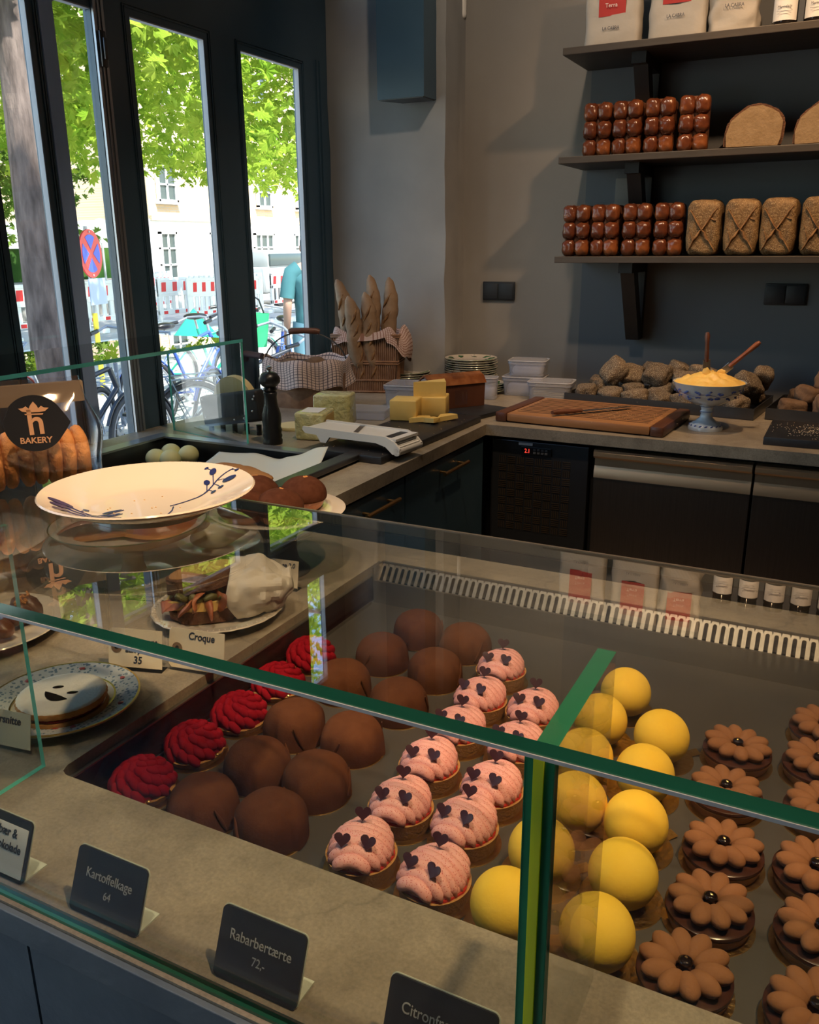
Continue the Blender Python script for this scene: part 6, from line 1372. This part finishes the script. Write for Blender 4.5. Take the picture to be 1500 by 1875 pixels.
bicycle(-5.15, 4.95, 2.0, 'bike_grey', 'grey bicycle whose big wheel shows in the second window', lean=.10, steer=.3)
bicycle(-5.75, 4.0, 1.75, 'bike_red', 'red framed bicycle behind the grey one in the second window')
bicycle(-4.6, 4.0, 1.35, 'bike_black', 'dark bicycle with its handlebar showing in the leftmost window', lean=-.08)
bicycle(-5.0, 6.1, 1.9, 'bike_blue', 'blue bicycle low in the third window', basket=True)
bicycle(-5.7, 6.5, 1.45, 'bike_blue', 'second blue bicycle leaning the other way in the third window', lean=-.15)
bicycle(-4.4, 5.6, 1.2, 'bike_black', 'black bicycle nearest the glass in the third window', lean=.18)
bicycle(-6.4, 7.6, 1.1, 'bike_green', 'green bicycle with wide handlebar behind the third window')
bicycle(-5.5, 7.6, 2.1, 'bike_blue', 'blue bicycle beside the person in the fourth window')
tag(M().prism([(-.35, 0), (.35, 0), (0, .38)], -.01, .01, Matrix.Rotation(PI/2, 4, 'X')).build('green_flag', 'bike_green', None, 0, loc=(-6.9, 7.95, .45), rot=(0, 0, 1.2)), 'green and white triangular cover over a bicycle in the third window', 'cover')

# person outside the fourth window
def skin_body(name, verts, edges, radii, root, mat, parent, sub=2):
    me = bpy.data.meshes.new(name); me.from_pydata([Vector(v) for v in verts], edges, []); o = bpy.data.objects.new(name, me); COL.objects.link(o); o.parent = parent
    md = o.modifiers.new('skin', 'SKIN'); md.use_smooth_shade = True; s_ = o.modifiers.new('sub', 'SUBSURF'); s_.levels = sub; s_.render_levels = sub
    for v, r in zip(me.skin_vertices[0].data, radii): v.radius = r if isinstance(r, tuple) else (r, r); v.use_root = False
    me.skin_vertices[0].data[root].use_root = True; me.materials.append(MT[mat]); return o
P = thing('person', 'person in a teal T-shirt seen from behind through the rightmost window', 'person', (-4.6, 6.98, GZ), 2.35)
# local frame: +x forward, y to their left, standing 1.76 m
V = [(0, 0, .96), (-.01, 0, 1.12), (-.02, 0, 1.30), (-.015, 0, 1.44), (.0, 0, 1.52), (.03, 0, 1.60), (.04, 0, 1.67), (.035, 0, 1.72)]
E_ = [(k, k+1) for k in range(7)]; Rr = [(.15, .12), (.14, .115), (.165, .125), (.13, .09), (.055, .055), (.078, .09), (.082, .1), (.06, .07)]
def limb(base, pts, rs):
    i0 = len(V)
    for k, p in enumerate(pts): V.append(p); E_.append((base if k == 0 else i0+k-1, i0+k)); Rr.append(rs[k])
    return len(V)-1
for s_ in (1, -1):
    h = limb(3, [(-.015, s_*.17, 1.44), (-.03, s_*.225, 1.28), (-.04, s_*.245, 1.14), (.04, s_*.24, 1.00), (.10, s_*.235, .90), (.13, s_*.232, .85)], [.062, .052, .045, .040, .030, .034])
    for j, (dx, dy, L) in enumerate(((.0, .022, .075), (.0, .008, .082), (0, -.006, .078), (0, -.019, .062))):
        b0 = V[h]; limb(h, [(b0[0]+.012, b0[1]+s_*dy, b0[2]-.035), (b0[0]+.022, b0[1]+s_*dy, b0[2]-.035-L*.5), (b0[0]+.018, b0[1]+s_*dy, b0[2]-.03-L)], [.010, .009, .008])
    b0 = V[h]; limb(h, [(b0[0]+.035, b0[1]+s_*.015, b0[2]-.015), (b0[0]+.05, b0[1]+s_*.012, b0[2]-.05)], [.011, .009])
    limb(0, [(0, s_*.09, .90), (.01, s_*.10, .50), (-.01, s_*.10, .10), (.06, s_*.105, .045), (.15, s_*.11, .035)], [.095, .06, .042, .042, .035])
skin_body('body', V, E_, Rr, 0, 'skin', P)
m = M()
def shirt(u, v):
    a = 2*PI*u; z = .90+.58*v; w = .165+.05*max(0, v-.35)*1.3-(.11*max(0, v-.82)/.18 if v > .82 else 0); d = .135+.015*math.sin(v*3); d -= .05*max(0, v-.8)/.2; n = .006*noise.noise(Vector((math.cos(a)*3, math.sin(a)*3, v*6))); return Vector((-.015+(d+n)*math.sin(a), (w+n)*math.cos(a), z))
m.grid(48, 26, shirt, wrap=True)
for s_ in (1, -1): m.tube([(-.015, s_*.12, 1.455), (-.02, s_*.185, 1.42), (-.03, s_*.225, 1.32), (-.035, s_*.245, 1.20)], [.085, .082, .072, .068], 20)
m.build('t_shirt', 'shirt_teal', P, 80)
m = M()
for s_ in (1, -1): m.tube([(0, s_*.07, .96), (.0, s_*.095, .82), (.01, s_*.10, .5), (-.01, s_*.10, .10)], [.125, .112, .078, .062], 18)
m.ell((0, 0, .93), (.135, .165, .10), u=24, v=12); m.build('trousers', 'trouser_blue', P, 80)
m = M(); m.ell((.025, 0, 1.69), (.108, .092, .10), u=22, v=14); m.build('hair', 'hair', P, 80)
m = M(); m.ell((.122, 0, 1.645), (.014, .012, .022), u=10, v=8)
for s_ in (1, -1): m.ell((.035, s_*.088, 1.645), (.02, .01, .03), u=10, v=8)
m.build('nose_and_ears', 'skin', P, 80)
m = M()
for s_ in (1, -1): m.ell((.108, s_*.032, 1.665), (.01, .014, .008), u=10, v=6)
m.ell((.118, 0, 1.605), (.006, .024, .006), u=10, v=6); m.build('eyes_and_mouth', 'hair', P)
for s_ in (1, -1): M().ell((.06, s_*.105, .045), (.135, .05, .045), u=20, v=10).build('shoe', 'saddle', P)
tb = thing('green_bucket_bag', 'bright green tote bag hanging beside the person', 'bag', (-4.9, 6.45, GZ+.78), .9)
m = M(); m.lathe([(0, 0), (.11, 0), (.15, .30), (.147, .30), (.108, .005), (0, .005)], 28, T=Matrix.Diagonal((1, .6, 1, 1))); m.jitter(.01, 8).build('bag_body', 'tote_green', tb, 60)
M().tube([(-.1, 0, .30), (-.06, 0, .42), (0, 0, .46), (.06, 0, .42), (.1, 0, .30)], .008, 6).build('bag_handle', 'saddle', tb)
M().tube([(0, 0, .0), (-.02, 0, -.4), (-.10, 0, -.78)], .03, 8).build('green_strut', 'tote_green', tb)
